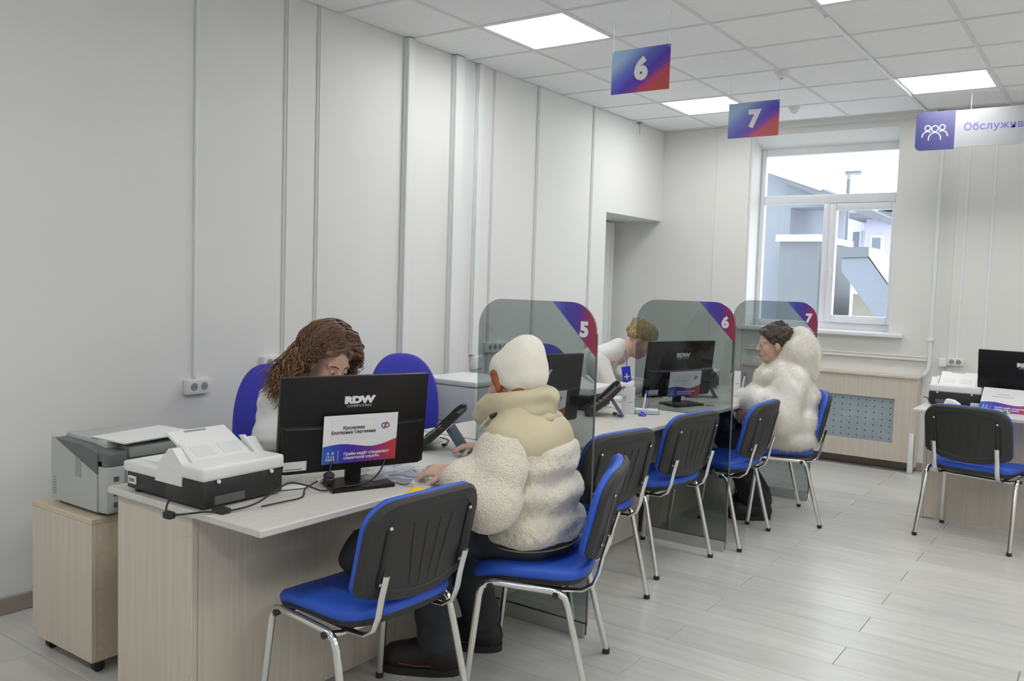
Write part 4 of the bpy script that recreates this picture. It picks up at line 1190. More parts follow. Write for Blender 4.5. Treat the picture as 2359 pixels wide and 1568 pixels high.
obj('sleeve', crumple('s', (1.62, -0.97, 0.757), 0.22, 0.26, 1.0, 0.026, 0, '', '', 26, 8), M_['film'], t, 20)
M_['foil'] = mat('grey_film_print', (0.42, 0.45, 0.48), 0.25)
obj('grey_form', crumple('s', (1.67, -0.96, 0.7515), 0.16, 0.24, 0.3, 0.010, 0, '', '', 20, 5), M_['foil'], t, 20)
t = thing('document_folder', 'open white folder under the visitor\'s hand', 'folder', (1.60, -0.70, 0.75))
obj('cover', MB().box(-0.15, 0.15, -0.12, 0.12, 0.0005, 0.003, M=place((1.60, -0.70, 0.75), 0.25)), M_['paper'], t)
obj('page', MB().box(-0.13, 0.14, -0.10, 0.11, 0.0032, 0.0042, M=place((1.605, -0.70, 0.75), 0.32)), M_['offwhite'], t)
M_['passport'] = mat('passport_page', (0.36, 0.25, 0.20), 0.6, var=0.25, vscale=40)
t = thing('passport', 'open brown passport lying beside the visitor\'s hand', 'passport', (1.72, -0.86, 0.7545))
obj('page', MB().box(-0.045, 0.045, -0.063, 0.0, 0.0042, 0.0062, M=place((1.70, -0.835, 0.75), 0.7)), M_['passport'], t)
obj('page', MB().box(-0.045, 0.045, 0.0005, 0.063, 0.0042, 0.0058, M=place((1.70, -0.835, 0.75), 0.7)), M_['offwhite'], t)
t = thing('card_holder', 'small clear plastic card holder between scanner and monitor', 'card holder', (1.53, -1.33, 0.75))
obj('tray', MB().box(-0.05, 0.05, -0.035, 0.035, 0.0005, 0.004, M=place((1.535, -1.335, 0.75), 1.2)).box(-0.05, 0.05, 0.031, 0.035, 0.004, 0.045, M=place((1.535, -1.335, 0.75), 1.2)).box(-0.05, -0.047, -0.035, 0.031, 0.004, 0.03, M=place((1.535, -1.335, 0.75), 1.2)), M_['clear'], t)
obj('cards', MB().box(-0.045, 0.045, -0.032, 0.028, 0.0042, 0.012, M=place((1.535, -1.335, 0.75), 1.2)), M_['paper'], t)
# white multifunction device behind the phone
t = thing('desktop_printer', 'white desktop printer behind the phone, left of partition 5', 'printer', (1.22, -0.33, 0.75))
DX0, DX1, DY0, DY1 = 1.08, 1.36, -0.30, -0.215
t.location = (0.56, 0.94, 0.0); BASE[t] = (0.56, 0.94, 0.0)
obj('stand', MB().rbox(0.30, 0.74, 0.70, 1.14, 0.001, 0.62, 0.004, 1), M_['birch'], t)
obj('body', MB().rbox(0.31, 0.73, 0.71, 1.13, 0.622, 0.84, 0.012, 2), M_['offwhite'], t)
obj('lid', MB().rbox(0.305, 0.735, 0.705, 1.135, 0.842, 0.875, 0.010, 2), M_['white'], t)
obj('print_lines', MB().box(0.7302, 0.7312, 0.76, 0.88, 0.775, 0.779).box(0.7302, 0.7312, 0.76, 0.84, 0.765, 0.768), M_['greyink'], t)
t = thing('paper_stack', 'stack of white forms behind the large monitor', 'paper', (1.30, -0.55, 0.75))
for i in range(5):
    obj('sheet', MB().box(-0.105, 0.105, -0.148, 0.148, 0.0005 + i * 0.005, 0.0045 + i * 0.005, M=place((1.27, -0.50, 0.75), 0.1 + 0.05 * i)), M_['paper'], t)

# ------------------------------------------------------------------ middle desk: leaflet, pen, tray
def leaflet(x, y, rz, label):
    t = thing('leaflet_holder', label, 'leaflet', (x, y, 0.75), 'white leaflet holders')
    T = place((x, y, 0.75), rz)
    obj('card', MB().box(-0.036, 0.036, -0.003, 0.0, 0.0008, 0.150, M=T @ Matrix.Rotation(math.radians(-6), 4, 'X')), M_['paper'], t)
    obj('back_card', MB().box(-0.036, 0.036, 0.012, 0.014, 0.0008, 0.10, M=T), M_['clear'], t)
    K = T @ Matrix.Rotation(math.radians(-6), 4, 'X')
    obj('corner_mark', MB().prism([(-0.036, 0.15), (-0.016, 0.15), (-0.036, 0.125)], 0.0031, 0.0036, K @ Matrix(((1, 0, 0, 0), (0, 0, -1, 0), (0, 1, 0, 0), (0, 0, 0, 1)))), M_['redprint'], t)
    q = MB()
    for (a, b, c, d) in ((-0.028, -0.008, 0.092, 0.096), (-0.028, -0.010, 0.082, 0.086), (-0.028, -0.012, 0.072, 0.076), (0.004, 0.028, 0.062, 0.065)):
        q.box(a, b, -0.0036, -0.0031, c, d, M=K)
    obj('print', q, M_['greyink'], t)
leaflet(1.540, 1.045, 0.35, 'white leaflet holder with red corner on the middle desk')
leaflet(1.60, 2.50, 0.35, 'white leaflet holder with red corner seen through partition 6')
def pen(x, y, label):
    t = thing('counter_pen', label, 'pen', (x, y, 0.75), 'blue counter pens on cords')
    T = place((x, y, 0.75))
    obj('foot', MB().lathe([(0.022, 0.0005), (0.023, 0.004), (0.016, 0.014), (0.009, 0.018), (0.008, 0.024)], 20, T), M_['penblue'], t)
    obj('barrel', MB().tube([(x, y, 0.768), (x + 0.006, y + 0.004, 0.82), (x + 0.012, y + 0.008, 0.875)], [0.0045, 0.0048, 0.0045], n=10), M_['paper'], t)
    obj('cap', MB().tube([(x + 0.012, y + 0.008, 0.874), (x + 0.0135, y + 0.009, 0.892)], [0.0058, 0.0045], n=10), M_['penblue'], t)
    pts = []
    for i in range(60):
        u = i / 59
        a = u * 14 * math.pi
        cx, cz = x + 0.013 + 0.022 * math.sin(u * math.pi), 0.890 - 0.105 * u
        pts.append((cx + 0.003 * math.cos(a), y + 0.012 + 0.004 * math.sin(a), cz))
    obj('cord', MB().tube(pts, 0.0014, n=5), M_['penblue'], t)
pen(1.640, 1.028, 'blue counter pen standing on the middle desk in front of partition 6')
pen(1.665, 2.46, 'blue counter pen beside the fur-coated visitor\'s sleeve')
t = thing('leaflet_tray', 'clear acrylic tray of white cards behind the counter pen', 'tray', (1.615, 1.13, 0.75))
T = place((1.615, 1.13, 0.75), 0.5)
q = MB().box(-0.07, 0.07, -0.045, 0.045, 0.0005, 0.003, M=T).box(-0.07, 0.07, -0.045, -0.042, 0.003, 0.05, M=T).box(-0.07, 0.07, 0.042, 0.045, 0.003, 0.05, M=T).box(-0.07, -0.067, -0.042, 0.042, 0.003, 0.05, M=T).box(0.067, 0.07, -0.042, 0.042, 0.003, 0.05, M=T)
obj('tray', q, M_['clear'], t)
obj('cards', MB().box(-0.062, 0.062, -0.038, 0.038, 0.0035, 0.024, M=T), M_['paper'], t)
for (x, y, l) in ((1.75, 0.02, 'small grey leaflet lying on the middle desk behind partition 5'), (1.76, 1.72, 'small leaflet lying on the desk behind partition 6')):
    t = thing('leaflet', l, 'leaflet', (x, y, 0.75), 'loose leaflets')
    obj('sheet', MB().box(-0.05, 0.05, -0.035, 0.035, 0.0006, 0.0016, M=place((x, y, 0.75), 0.3)), M_['offwhite'], t)
    obj('print', MB().box(-0.04, 0.01, -0.02, 0.02, 0.0016, 0.002, M=place((x, y, 0.75), 0.3)), M_['logoblue'], t)
t = thing('computer_mouse', 'black computer mouse on the middle desk edge behind partition 5', 'mouse', (1.80, -0.06, 0.75))
rings = []
for s, z in ((0.9, 0.001), (1.0, 0.008), (0.95, 0.02), (0.7, 0.03), (0.3, 0.034)):
    rings.append([(x * s, y * s, z) for x, y in superell(0.03, 0.052, 24, 2.4)])
obj('body', MB().rings(rings, place((1.80, -0.09, 0.75), 0.6)), M_['black'], t, 60)
obj('wheel', MB().cyl((1.785, -0.068, 0.781), (1.793, -0.063, 0.781), 0.006, n=10), M_['darkgrey'], t)
# ------------------------------------------------------------------ right-hand desk odds and ends
t = thing('highlighter_pen', 'yellow highlighter with green cap at the front of the right-hand desk', 'pen', (3.17, 2.80, 0.75))
obj('barrel', MB().cyl((3.115, 2.835, 0.7585), (3.19, 2.815, 0.7585), 0.008, n=12), M_['neon'], t)
obj('cap', MB().cyl((3.19, 2.815, 0.7587), (3.212, 2.809, 0.7587), 0.0083, n=12), M_['green'], t)
obj('tip', MB().cyl((3.212, 2.809, 0.7587), (3.225, 2.8055, 0.7587), 0.0075, 0.005, n=12), M_['neon'], t)
t = thing('mains_adapter', 'white mains adapter with angled lid on the right-hand desk', 'adapter', (2.90, 2.86, 0.75))
obj('body', MB().prism([(-0.05, 0.001), (0.05, 0.001), (0.045, 0.030), (0.01, 0.052), (-0.03, 0.056)], -0.028, 0.028, place((2.90, 2.84, 0.75), -0.1) @ STAND), M_['paper'], t)
obj('socket_print', MB().box(2.895, 2.915, 2.806, 2.8085, 0.765, 0.785), M_['offwhite'], t)
t = wire('adapter_cable', [(2.73, 2.87, 0.80), (2.755, 2.85, 0.80), (2.785, 2.855, 0.757), (2.80, 2.86, 0.754)], 0.003, 'short black cable end beside the right-hand scanner')
obj('plug', MB().rbox(2.795, 2.82, 2.853, 2.867, 0.7505, 0.761, 0.002, 1), M_['cable'], t)
t = wire('desk_cable', [(2.955, 2.85, 0.754), (3.0, 2.84, 0.765), (3.05, 2.825, 0.756), (3.10, 2.83, 0.754)], 0.003, 'black cable lying on the right-hand desk behind the chair')
obj('plug', MB().rbox(2.935, 2.957, 2.843, 2.857, 0.7505, 0.761, 0.002, 1), M_['cable'], t)
t = thing('card_box', 'clear plastic card box between scanner and name plate on the right-hand desk', 'card holder', (3.02, 2.90, 0.75))
obj('box', MB().box(2.99, 3.05, 2.905, 2.945, 0.7506, 0.80).box(2.995, 3.045, 2.90, 2.905, 0.7506, 0.77), M_['clear'], t)
obj('cards', MB().box(2.996, 3.044, 2.91, 2.94, 0.7512, 0.785), M_['offwhite'], t)
# ------------------------------------------------------------------ bag and gloves on the nearest chair
M_['bagcloth'] = mat('black_bag_cloth', (0.014, 0.014, 0.018), 0.7, var=0.2, vscale=25, bump=0.4, bscale=150)
M_['zip'] = mat('zip_grey', (0.15, 0.15, 0.16), 0.4)
# ------------------------------------------------------------------ people: smooth bodies from blended volumes
class Vol:
    def __init__(s, lo, hi, h):
        s.h = h
        s.lo = np.array(lo, np.float32)
        s.n = np.ceil((np.array(hi) - np.array(lo)) / h).astype(int) + 1
        s.F = np.full(tuple(s.n), 1.0, np.float32)
        s.ax = [s.lo[i] + h * np.arange(s.n[i], dtype=np.float32) for i in range(3)]
    def _reg(s, lo, hi, pad):
        a = np.clip(np.floor((np.array(lo) - pad - s.lo) / s.h).astype(int), 0, s.n - 1)
        b = np.clip(np.ceil((np.array(hi) + pad - s.lo) / s.h).astype(int) + 1, 1, s.n)
        sl = tuple(slice(int(i), int(j)) for i, j in zip(a, b))
        return sl, s.ax[0][sl[0]][:, None, None], s.ax[1][sl[1]][None, :, None], s.ax[2][sl[2]][None, None, :]
    def _mix(s, sl, d, k, sub):
        A = s.F[sl]
        if sub:
            d = -d
            if k > 0:
                hh = np.maximum(k - np.abs(A - d), 0) / k
                s.F[sl] = np.maximum(A, d) + hh * hh * k * 0.25
            else: s.F[sl] = np.maximum(A, d)
        else:
            if k > 0:
                hh = np.maximum(k - np.abs(A - d), 0) / k
                s.F[sl] = np.minimum(A, d) - hh * hh * k * 0.25
            else: s.F[sl] = np.minimum(A, d)
    def rc(s, a, b, ra, rb=None, k=0.02, sub=False):
        rb = ra if rb is None else rb
        a = np.array(a, np.float32); b = np.array(b, np.float32)
        R = max(ra, rb)
        sl, X, Y, Z = s._reg(np.minimum(a, b) - R, np.maximum(a, b) + R, k + 3 * s.h)
        ba = b - a
        L2 = max(float(ba @ ba), 1e-9)
        t = np.clip(((X - a[0]) * ba[0] + (Y - a[1]) * ba[1] + (Z - a[2]) * ba[2]) / L2, 0, 1)
        d = np.sqrt((X - a[0] - t * ba[0]) ** 2 + (Y - a[1] - t * ba[1]) ** 2 + (Z - a[2] - t * ba[2]) ** 2) - (ra + t * (rb - ra))
        s._mix(sl, d, k, sub)
        return s
    def ell(s, c, r, A=None, k=0.02, sub=False):
        c = np.array(c, np.float32)
        A = np.eye(3, dtype=np.float32) if A is None else np.array(A, np.float32)   # columns = axes
        ext = np.sqrt(((A * np.array(r)) ** 2).sum(1))
        sl, X, Y, Z = s._reg(c - ext, c + ext, k + 3 * s.h)
        X, Y, Z = X - c[0], Y - c[1], Z - c[2]
        q = [(X * A[0, i] + Y * A[1, i] + Z * A[2, i]) / r[i] for i in range(3)]
        k0 = np.sqrt(q[0] ** 2 + q[1] ** 2 + q[2] ** 2)
        k1 = np.sqrt((q[0] / r[0]) ** 2 + (q[1] / r[1]) ** 2 + (q[2] / r[2]) ** 2) + 1e-6
        s._mix(sl, k0 * (k0 - 1) / k1, k, sub)
        return s
    def cut(s, p0, n, k=0.0):
        """remove everything on the side n points to"""
        n = np.array(n, np.float32); n = n / np.linalg.norm(n)
        X, Y, Z = s.ax[0][:, None, None], s.ax[1][None, :, None], s.ax[2][None, None, :]
        d = (X - p0[0]) * n[0] + (Y - p0[1]) * n[1] + (Z - p0[2]) * n[2]
        if k > 0:
            hh = np.maximum(k - np.abs(s.F - d), 0) / k
            s.F = np.maximum(s.F, d) + hh * hh * k * 0.25
        else: s.F = np.maximum(s.F, d)
        return s
    def wrinkle(s, amp, f, seed, n=6, aniso=(1, 1, 1)):
        rg = np.random.default_rng(seed)
        X, Y, Z = s.ax[0][:, None, None], s.ax[1][None, :, None], s.ax[2][None, None, :]
        W = np.zeros(s.F.shape, np.float32)
        for i in range(n):
            v = rg.normal(0, f, 3) * np.array(aniso); ph = rg.uniform(0, 6.28, 2)
            u = rg.normal(0, f * 0.5, 3)
            W += np.sin(X * v[0] + Y * v[1] + Z * v[2] + ph[0] + 1.3 * np.sin(X * u[0] + Y * u[1] + Z * u[2] + ph[1]))
        s.F += amp / n * W
        return s
    def mesh(s):
        F, h = s.F, s.h
        S = F < 0
        c = np.zeros(tuple(s.n - 1), np.int8)
        for i in (0, 1):
            for j in (0, 1):
                for k in (0, 1):
                    c += S[i:s.n[0] - 1 + i, j:s.n[1] - 1 + j, k:s.n[2] - 1 + k]
        act = np.argwhere((c > 0) & (c < 8))
        idx = np.full(c.shape, -1, np.int64)
        idx[act[:, 0], act[:, 1], act[:, 2]] = np.arange(len(act))
        co = np.array([(i, j, k) for i in (0, 1) for j in (0, 1) for k in (0, 1)])
        val = np.stack([F[act[:, 0] + a, act[:, 1] + b, act[:, 2] + d] for a, b, d in co], 1)
        acc = np.zeros((len(act), 3)); cnt = np.zeros(len(act))
        for a in range(8):
            for b in range(a + 1, 8):
                if np.abs(co[a] - co[b]).sum() != 1: continue
                va, vb = val[:, a], val[:, b]
                m = (va < 0) != (vb < 0)
                t = np.where(m, va / np.where(m, va - vb, 1), 0)
                p = co[a] + t[:, None] * (co[b] - co[a])
                acc[m] += p[m]; cnt[m] += 1
        v = s.lo + h * (act + acc / cnt[:, None])
        fs = []
        for ax in range(3):
            sa = [slice(None)] * 3; sb = [slice(None)] * 3
            sa[ax] = slice(0, -1); sb[ax] = slice(1, None)
            A_, B_ = S[tuple(sa)], S[tuple(sb)]
            e = np.argwhere(A_ != B_)
            o1, o2 = (ax + 1) % 3, (ax + 2) % 3
            ok = (e[:, o1] > 0) & (e[:, o2] > 0) & (e[:, o1] < s.n[o1] - 1) & (e[:, o2] < s.n[o2] - 1)
            e = e[ok]
            def cell(d1, d2):
                q = e.copy(); q[:, o1] -= d1; q[:, o2] -= d2
                return idx[q[:, 0], q[:, 1], q[:, 2]]
            quad = np.stack([cell(1, 1), cell(0, 1), cell(0, 0), cell(1, 0)], 1)
            flip = ~A_[e[:, 0], e[:, 1], e[:, 2]]
            quad[flip] = quad[flip][:, ::-1]
            fs.append(quad)
        return v, np.concatenate(fs)

def npobj(name, v, f, m, parent, ang=180, smooth=True):
    b = np.array(BASE.get(parent, (0, 0, 0)))
    v = np.asarray(v, np.float32) - b.astype(np.float32)
    f = np.asarray(f, np.int32)
    me = bpy.data.meshes.new(name)
    me.vertices.add(len(v)); me.vertices.foreach_set('co', v.ravel())
    k = f.shape[1]
    me.loops.add(f.size); me.loops.foreach_set('vertex_index', f.ravel())
    me.polygons.add(len(f))
    me.polygons.foreach_set('loop_start', np.arange(0, f.size, k, dtype=np.int32))
    me.update(calc_edges=True)
    me.validate()
    me.polygons.foreach_set('use_smooth', [smooth] * len(me.polygons))
    me.materials.append(m)
    o = bpy.data.objects.new(name, me)
    COL.objects.link(o)
    o.parent = parent
    BASE[o] = tuple(b)
    return o

class Frame:
    def __init__(s, O, F):
        F = np.array([F[0], F[1], 0.0]); F /= np.linalg.norm(F)
        s.O = np.array([O[0], O[1], 0.0]); s.F = F; s.L = np.array([-F[1], F[0], 0.0]); s.U = np.array([0, 0, 1.0])
        s.A = np.stack([s.F, s.L, s.U], 1)
    def __call__(s, f, l, z):
        return s.O + s.F * f + s.L * l + s.U * z

class Head:
    """axes of a head: yaw from the frame's forward, pitch down"""
    def __init__(s, c, F, yaw=0.0, pitch=0.0, roll=0.0, sc=1.0):
        F = np.array([F[0], F[1], 0.0]); F /= np.linalg.norm(F)
        R = np.array(Matrix.Rotation(math.radians(yaw), 3, 'Z')); F = R @ F
        L = np.array([-F[1], F[0], 0.0]); U = np.array([0, 0, 1.0])
        p = math.radians(pitch)
        F2 = F * math.cos(p) - U * math.sin(p); U2 = F * math.sin(p) + U * math.cos(p)
        r = math.radians(roll)
        L2 = L * math.cos(r) + U2 * math.sin(r); U3 = -L * math.sin(r) + U2 * math.cos(r)
        s.c = np.array(c, float); s.A = np.stack([F2, L2, U3], 1); s.sc = sc
    def __call__(s, f, l, u):
        return s.c + s.A @ (np.array([f, l, u]) * s.sc)

def add_head(v, H):
    k = H.sc
    E = lambda c, r, kk=0.02, sub=False: v.ell(H(*c), [x * k for x in r], H.A, kk, sub)
    E((-0.012, 0, 0.038), (0.096, 0.075, 0.083))
    E((0.022, 0, -0.028), (0.066, 0.060, 0.085), 0.03)
    E((0.052, 0, -0.090), (0.032, 0.034, 0.024), 0.03)
    for s in (-1, 1):
        E((0.052, 0.040 * s, -0.028), (0.028, 0.022, 0.030), 0.02)
        E((-0.005, 0.076 * s, -0.012), (0.019, 0.008, 0.030), 0.006)
        v.rc(H(0.080, 0.012 * s, 0.022), H(0.070, 0.050 * s, 0.022), 0.010 * k, 0.008 * k, 0.014)
        v.ell(H(0.096, 0.032 * s, 0.004), [0.014 * k] * 3, H.A, 0.010, True)
        v.ell(H(0.078, 0.032 * s, 0.003), [0.0125 * k] * 3, H.A, 0.003)
    v.rc(H(0.086, 0, 0.010), H(0.106, 0, -0.026), 0.007 * k, 0.0115 * k, 0.012)
    for s in (-1, 1):
        v.ell(H(0.096, 0.010 * s, -0.030), [0.009 * k, 0.007 * k, 0.007 * k], H.A, 0.006)
    E((0.086, 0, -0.060), (0.010, 0.022, 0.006), 0.008)
    E((0.085, 0, -0.070), (0.010, 0.019, 0.006), 0.006)

def add_hand(v, W, D, N, curl=0.6, left=True, sc=1.0, spread=0.16, thumb=0.7):
    """W wrist, D direction of the fingers, N palm normal (the side fingers curl to)"""
    D = np.array(D, float); D /= np.linalg.norm(D)
    N = np.array(N, float); N -= D * (N @ D); N /= np.linalg.norm(N)
    S = np.cross(D, N)                       # across the palm
    if not left: S = -S                      # +S = thumb side
    W = np.array(W, float)
    P = lambda d, s_, n: W + sc * (D * d + S * s_ + N * n)
    for s_ in (-0.026, -0.009, 0.009, 0.026):
        v.rc(P(0.008, s_ * 0.7, 0), P(0.080, s_, 0.0), 0.0135 * sc, 0.0105 * sc, 0.012)
    tips = []
    for s_, ln in ((0.028, 0.070), (0.010, 0.079), (-0.009, 0.073), (-0.027, 0.057)):
        p = P(0.082, s_, 0.0); a = 0.0
        d0 = D + S * (s_ / 0.03) * spread; d0 /= np.linalg.norm(d0)
        r = 0.0088 * sc
        for i, fr in enumerate((0.45, 0.31, 0.24)):
            a += curl * (0.55, 0.75, 0.6)[i]
            d = d0 * math.cos(a) + N * math.sin(a)
            q = p + d * ln * fr * sc
            v.rc(p, q, r, r * 0.93, 0.004)
            p = q; r *= 0.92
        tips.append(p)
    t0 = P(0.018, 0.026, 0.006); d = D * 0.75 + S * 0.62 + N * 0.25; d /= np.linalg.norm(d)
    t1 = t0 + d * 0.040 * sc
    v.rc(t0, t1, 0.0145 * sc, 0.0105 * sc, 0.014)
    d2 = D * 0.95 + S * (0.45 - thumb * 0.4) + N * (0.15 + thumb * 0.4); d2 /= np.linalg.norm(d2)
    t2 = t1 + d2 * 0.030 * sc
    v.rc(t1, t2, 0.0102 * sc, 0.0092 * sc, 0.005)
    d3 = d2 + N * 0.25 * thumb; d3 /= np.linalg.norm(d3)
    v.rc(t2, t2 + d3 * 0.024 * sc, 0.0092 * sc, 0.0075 * sc, 0.004)

def add_body(v, fr, pel, ch, sh, nk, H, arms, legs, w=0.165):
    """torso, neck, head, arms with hands, legs with feet: one continuous volume"""
    v.ell(fr(*pel), (0.105, 0.155, 0.10), fr.A, 0.03)
    v.rc(fr(*pel), fr(*ch), 0.105, 0.11, 0.05)
    v.ell(fr(*ch), (0.10, 0.145, 0.13), fr.A, 0.05)
    for s in (-1, 1):
        v.rc(fr(*nk) - fr.U * 0.03, fr(sh[0], s * w, sh[2]), 0.045, 0.05, 0.04)
    v.rc(fr(*nk) - fr.U * 0.03, H(-0.015, 0, -0.05), 0.050, 0.048, 0.03)
    add_head(v, H)
    for (s, e, wr, hd) in arms:
        v.rc(fr(*s), fr(*e), 0.046, 0.038, 0.03)
        v.rc(fr(*e), fr(*wr), 0.037, 0.025, 0.02)
        if hd: add_hand(v, fr(*wr), *hd)
    for (hp, kn, an, toe) in legs:
        v.rc(fr(*hp), fr(*kn), 0.080, 0.054, 0.04)
        v.rc(fr(*kn), fr(*an), 0.052, 0.036, 0.02)
        v.rc(fr(*an), fr(*toe), 0.036, 0.028, 0.02)

def eyes(parent, H, mw, md, lid=0.0):
    for s in (-1, 1):
        q = MB(); 
        T = Matrix.Translation(H(0.0790, 0.032 * s, 0.003 - lid))
        q.lathe([(0.0005, -0.0118), (0.006, -0.0102), (0.0102, -0.006), (0.0118, 0), (0.0102, 0.006), (0.006, 0.0102), (0.0005, 0.0118)], 14, T)
        e = obj('eye', q, mw, parent, 180)
        c = H(0.0900, 0.031 * s, 0.001 - lid)
        q = MB().lathe([(0.0003, -0.0022), (0.0044, -0.0016), (0.0052, 0), (0.0044, 0.0016), (0.0003, 0.0022)], 12, Matrix.Translation(c) @ Matrix(H.A.tolist()).to_4x4() @ Matrix.Rotation(math.pi / 2, 4, 'Y'))
        obj('iris', q, md, e, 180)

M_['skin'] = mat('skin', (0.60, 0.38, 0.29), 0.5, var=0.06, vscale=30, sss=0.15)
M_['skin2'] = mat('skin_pale', (0.66, 0.44, 0.35), 0.5, var=0.06, vscale=30, sss=0.15)
M_['lip'] = mat('lips', (0.42, 0.14, 0.13), 0.45)
M_['eyewhite'] = mat('eye_white', (0.50, 0.43, 0.39), 0.25)
M_['iris'] = mat('iris_dark', (0.03, 0.02, 0.015), 0.2)
M_['brown'] = mat('curly_brown_hair', (0.125, 0.055, 0.024), 0.45, var=0.45, vscale=18, sheen=0.2)
M_['brown2'] = mat('curly_hair_ends', (0.34, 0.15, 0.045), 0.45, var=0.4, vscale=18, sheen=0.2)
M_['dkhair'] = mat('dark_brown_hair', (0.045, 0.026, 0.018), 0.5, var=0.3, vscale=60)
M_['blond'] = mat('blond_hair', (0.33, 0.23, 0.10), 0.5, var=0.35, vscale=60)
M_['red'] = mat('red_hair', (0.32, 0.085, 0.02), 0.5, var=0.3, vscale=60)
M_['blouse'] = mat('white_blouse', (0.74, 0.745, 0.75), 0.75, bump=0.15, bscale=300)
M_['shirt'] = mat('cream_shirt', (0.74, 0.73, 0.70), 0.75, bump=0.15, bscale=300)
M_['darktrouser'] = mat('dark_trousers', (0.014, 0.014, 0.020), 0.8, bump=0.2, bscale=400)
M_['jeans'] = mat('charcoal_jeans', (0.036, 0.040, 0.050), 0.8, var=0.3, vscale=9, bump=0.3, bscale=500)
M_['boot'] = mat('black_boot', (0.012, 0.010, 0.011), 0.6, var=0.3, vscale=30, bump=0.2, bscale=200)
M_['sole'] = mat('boot_sole', (0.018, 0.016, 0.016), 0.7)
M_['bootred'] = mat('boot_red_stripe', (0.16, 0.015, 0.02), 0.6)
M_['beanie'] = mat('cream_knit', (0.80, 0.775, 0.69), 0.85, bump=0.35, bscale=260, sheen=0.3)
M_['khaki'] = mat('khaki_nylon', (0.56, 0.50, 0.33), 0.55, var=0.06, vscale=6, bump=0.1, bscale=60)
M_['khakidark'] = mat('olive_lining', (0.40, 0.33, 0.12), 0.6)

def sherpa(name, col):
    m, nt, bs = nmat(name)
    L = nt.links.new
    bs.inputs['Roughness'].default_value = 0.95
    bs.inputs['Sheen Weight'].default_value = 0.4
    tc = nt.nodes.new('ShaderNodeTexCoord')
    vo = nt.nodes.new('ShaderNodeTexVoronoi'); vo.inputs['Scale'].default_value = 140
    nz = nt.nodes.new('ShaderNodeTexNoise'); nz.inputs['Scale'].default_value = 60; nz.inputs['Detail'].default_value = 4
    ad = nt.nodes.new('ShaderNodeVectorMath'); ad.operation = 'MULTIPLY_ADD'
    ad.inputs[1].default_value = (0.02, 0.02, 0.02)
    L(tc.outputs['Object'], nz.inputs['Vector']); L(nz.outputs['Color'], ad.inputs[0]); L(tc.outputs['Object'], ad.inputs[2])
    L(ad.outputs['Vector'], vo.inputs['Vector'])
    rp = nt.nodes.new('ShaderNodeValToRGB')
    rp.color_ramp.elements[0].color = tuple(min(1, x * 1.06) for x in col) + (1,)
    rp.color_ramp.elements[1].color = tuple(x * w for x, w in zip(col, (0.92, 0.885, 0.80))) + (1,)
    rp.color_ramp.elements[0].position = 0.30; rp.color_ramp.elements[1].position = 0.95
    L(vo.outputs['Distance'], rp.inputs['Fac']); L(rp.outputs['Color'], bs.inputs['Base Color'])
    bp = nt.nodes.new('ShaderNodeBump'); bp.inputs['Strength'].default_value = 0.8; bp.inputs['Distance'].default_value = 0.006
    bp.invert = True
    L(vo.outputs['Distance'], bp.inputs['Height']); L(bp.outputs['Normal'], bs.inputs['Normal'])
    return m
M_['sherpa'] = sherpa('cream_sherpa_fleece', (0.80, 0.755, 0.65))

def boot(parent, heel, toe, h=0.15, w=0.048, mat_=None, stripe=None, name='boot'):
    """boot from heel and toe floor points, with sole and laces"""
    heel = np.array([*heel, 0.0]); toe = np.array([*toe, 0.0])
    D = toe - heel; Ln = np.linalg.norm(D); D /= Ln; S = np.array([-D[1], D[0], 0]); U = np.array([0, 0, 1.0])
    P = lambda d, s_, z: heel + D * d * Ln + S * s_ + U * z
    lo = np.minimum(heel, toe) - 0.09; hi = np.maximum(heel, toe) + 0.09; lo[2] = -0.01; hi[2] = h + 0.05
    v = Vol(lo, hi, 0.0045)
    A = np.stack([D, S, U], 1)
    v.rc(P(0.14, 0, 0.055), P(0.82, 0, 0.048), w, w * 0.92, 0.03)
    v.rc(P(0.22, 0, 0.07), P(0.20, 0, h), w * 0.98, w * 0.95, 0.04)
    v.rc(P(0.25, 0, 0.10), P(0.70, 0, 0.055), w * 0.9, w * 0.85, 0.03)
    v.cut(P(0, 0, 0.022), (0, 0, -1)); v.cut(P(0, 0, h), (0, 0, 1), 0.01)
    v.wrinkle(0.003, 60, 3)
    b = npobj(name, *v.mesh(), mat_ or M_['boot'], parent)
    out = []
    for k in range(28):
        a = 2 * math.pi * k / 28
        c, s_ = math.cos(a), math.sin(a)
        out.append(P(0.47 + 0.53 * math.copysign(abs(c) ** 0.75, c), (w + 0.002) * math.copysign(abs(s_) ** 0.75, s_) * (1.0 + 0.06 * c), 0))
    rings = [[tuple(q + U * z) for q in out] for z in (0.001, 0.006, 0.030)] 
    so = obj('sole', MB().rings([[tuple(q) for q in r] for r in rings]), M_['sole'], b)
    for i in range(4):
        u = 0.36 + 0.085 * i; z = 0.142 - 0.020 * i
        obj('lace', MB().tube([tuple(P(u, -0.026, z)), tuple(P(u + 0.015, 0, z + 0.012)), tuple(P(u, 0.026, z))], 0.0028, n=6), M_['sole'], b)
    if stripe:
        for s_ in (-1, 1):
            obj('stripe', MB().tube([tuple(P(0.25, s_ * (w + 0.0005), 0.045)), tuple(P(0.5, s_ * (w + 0.002), 0.04)), tuple(P(0.72, s_ * (w - 0.001), 0.045))], 0.0035, n=6), stripe, b)
    return b
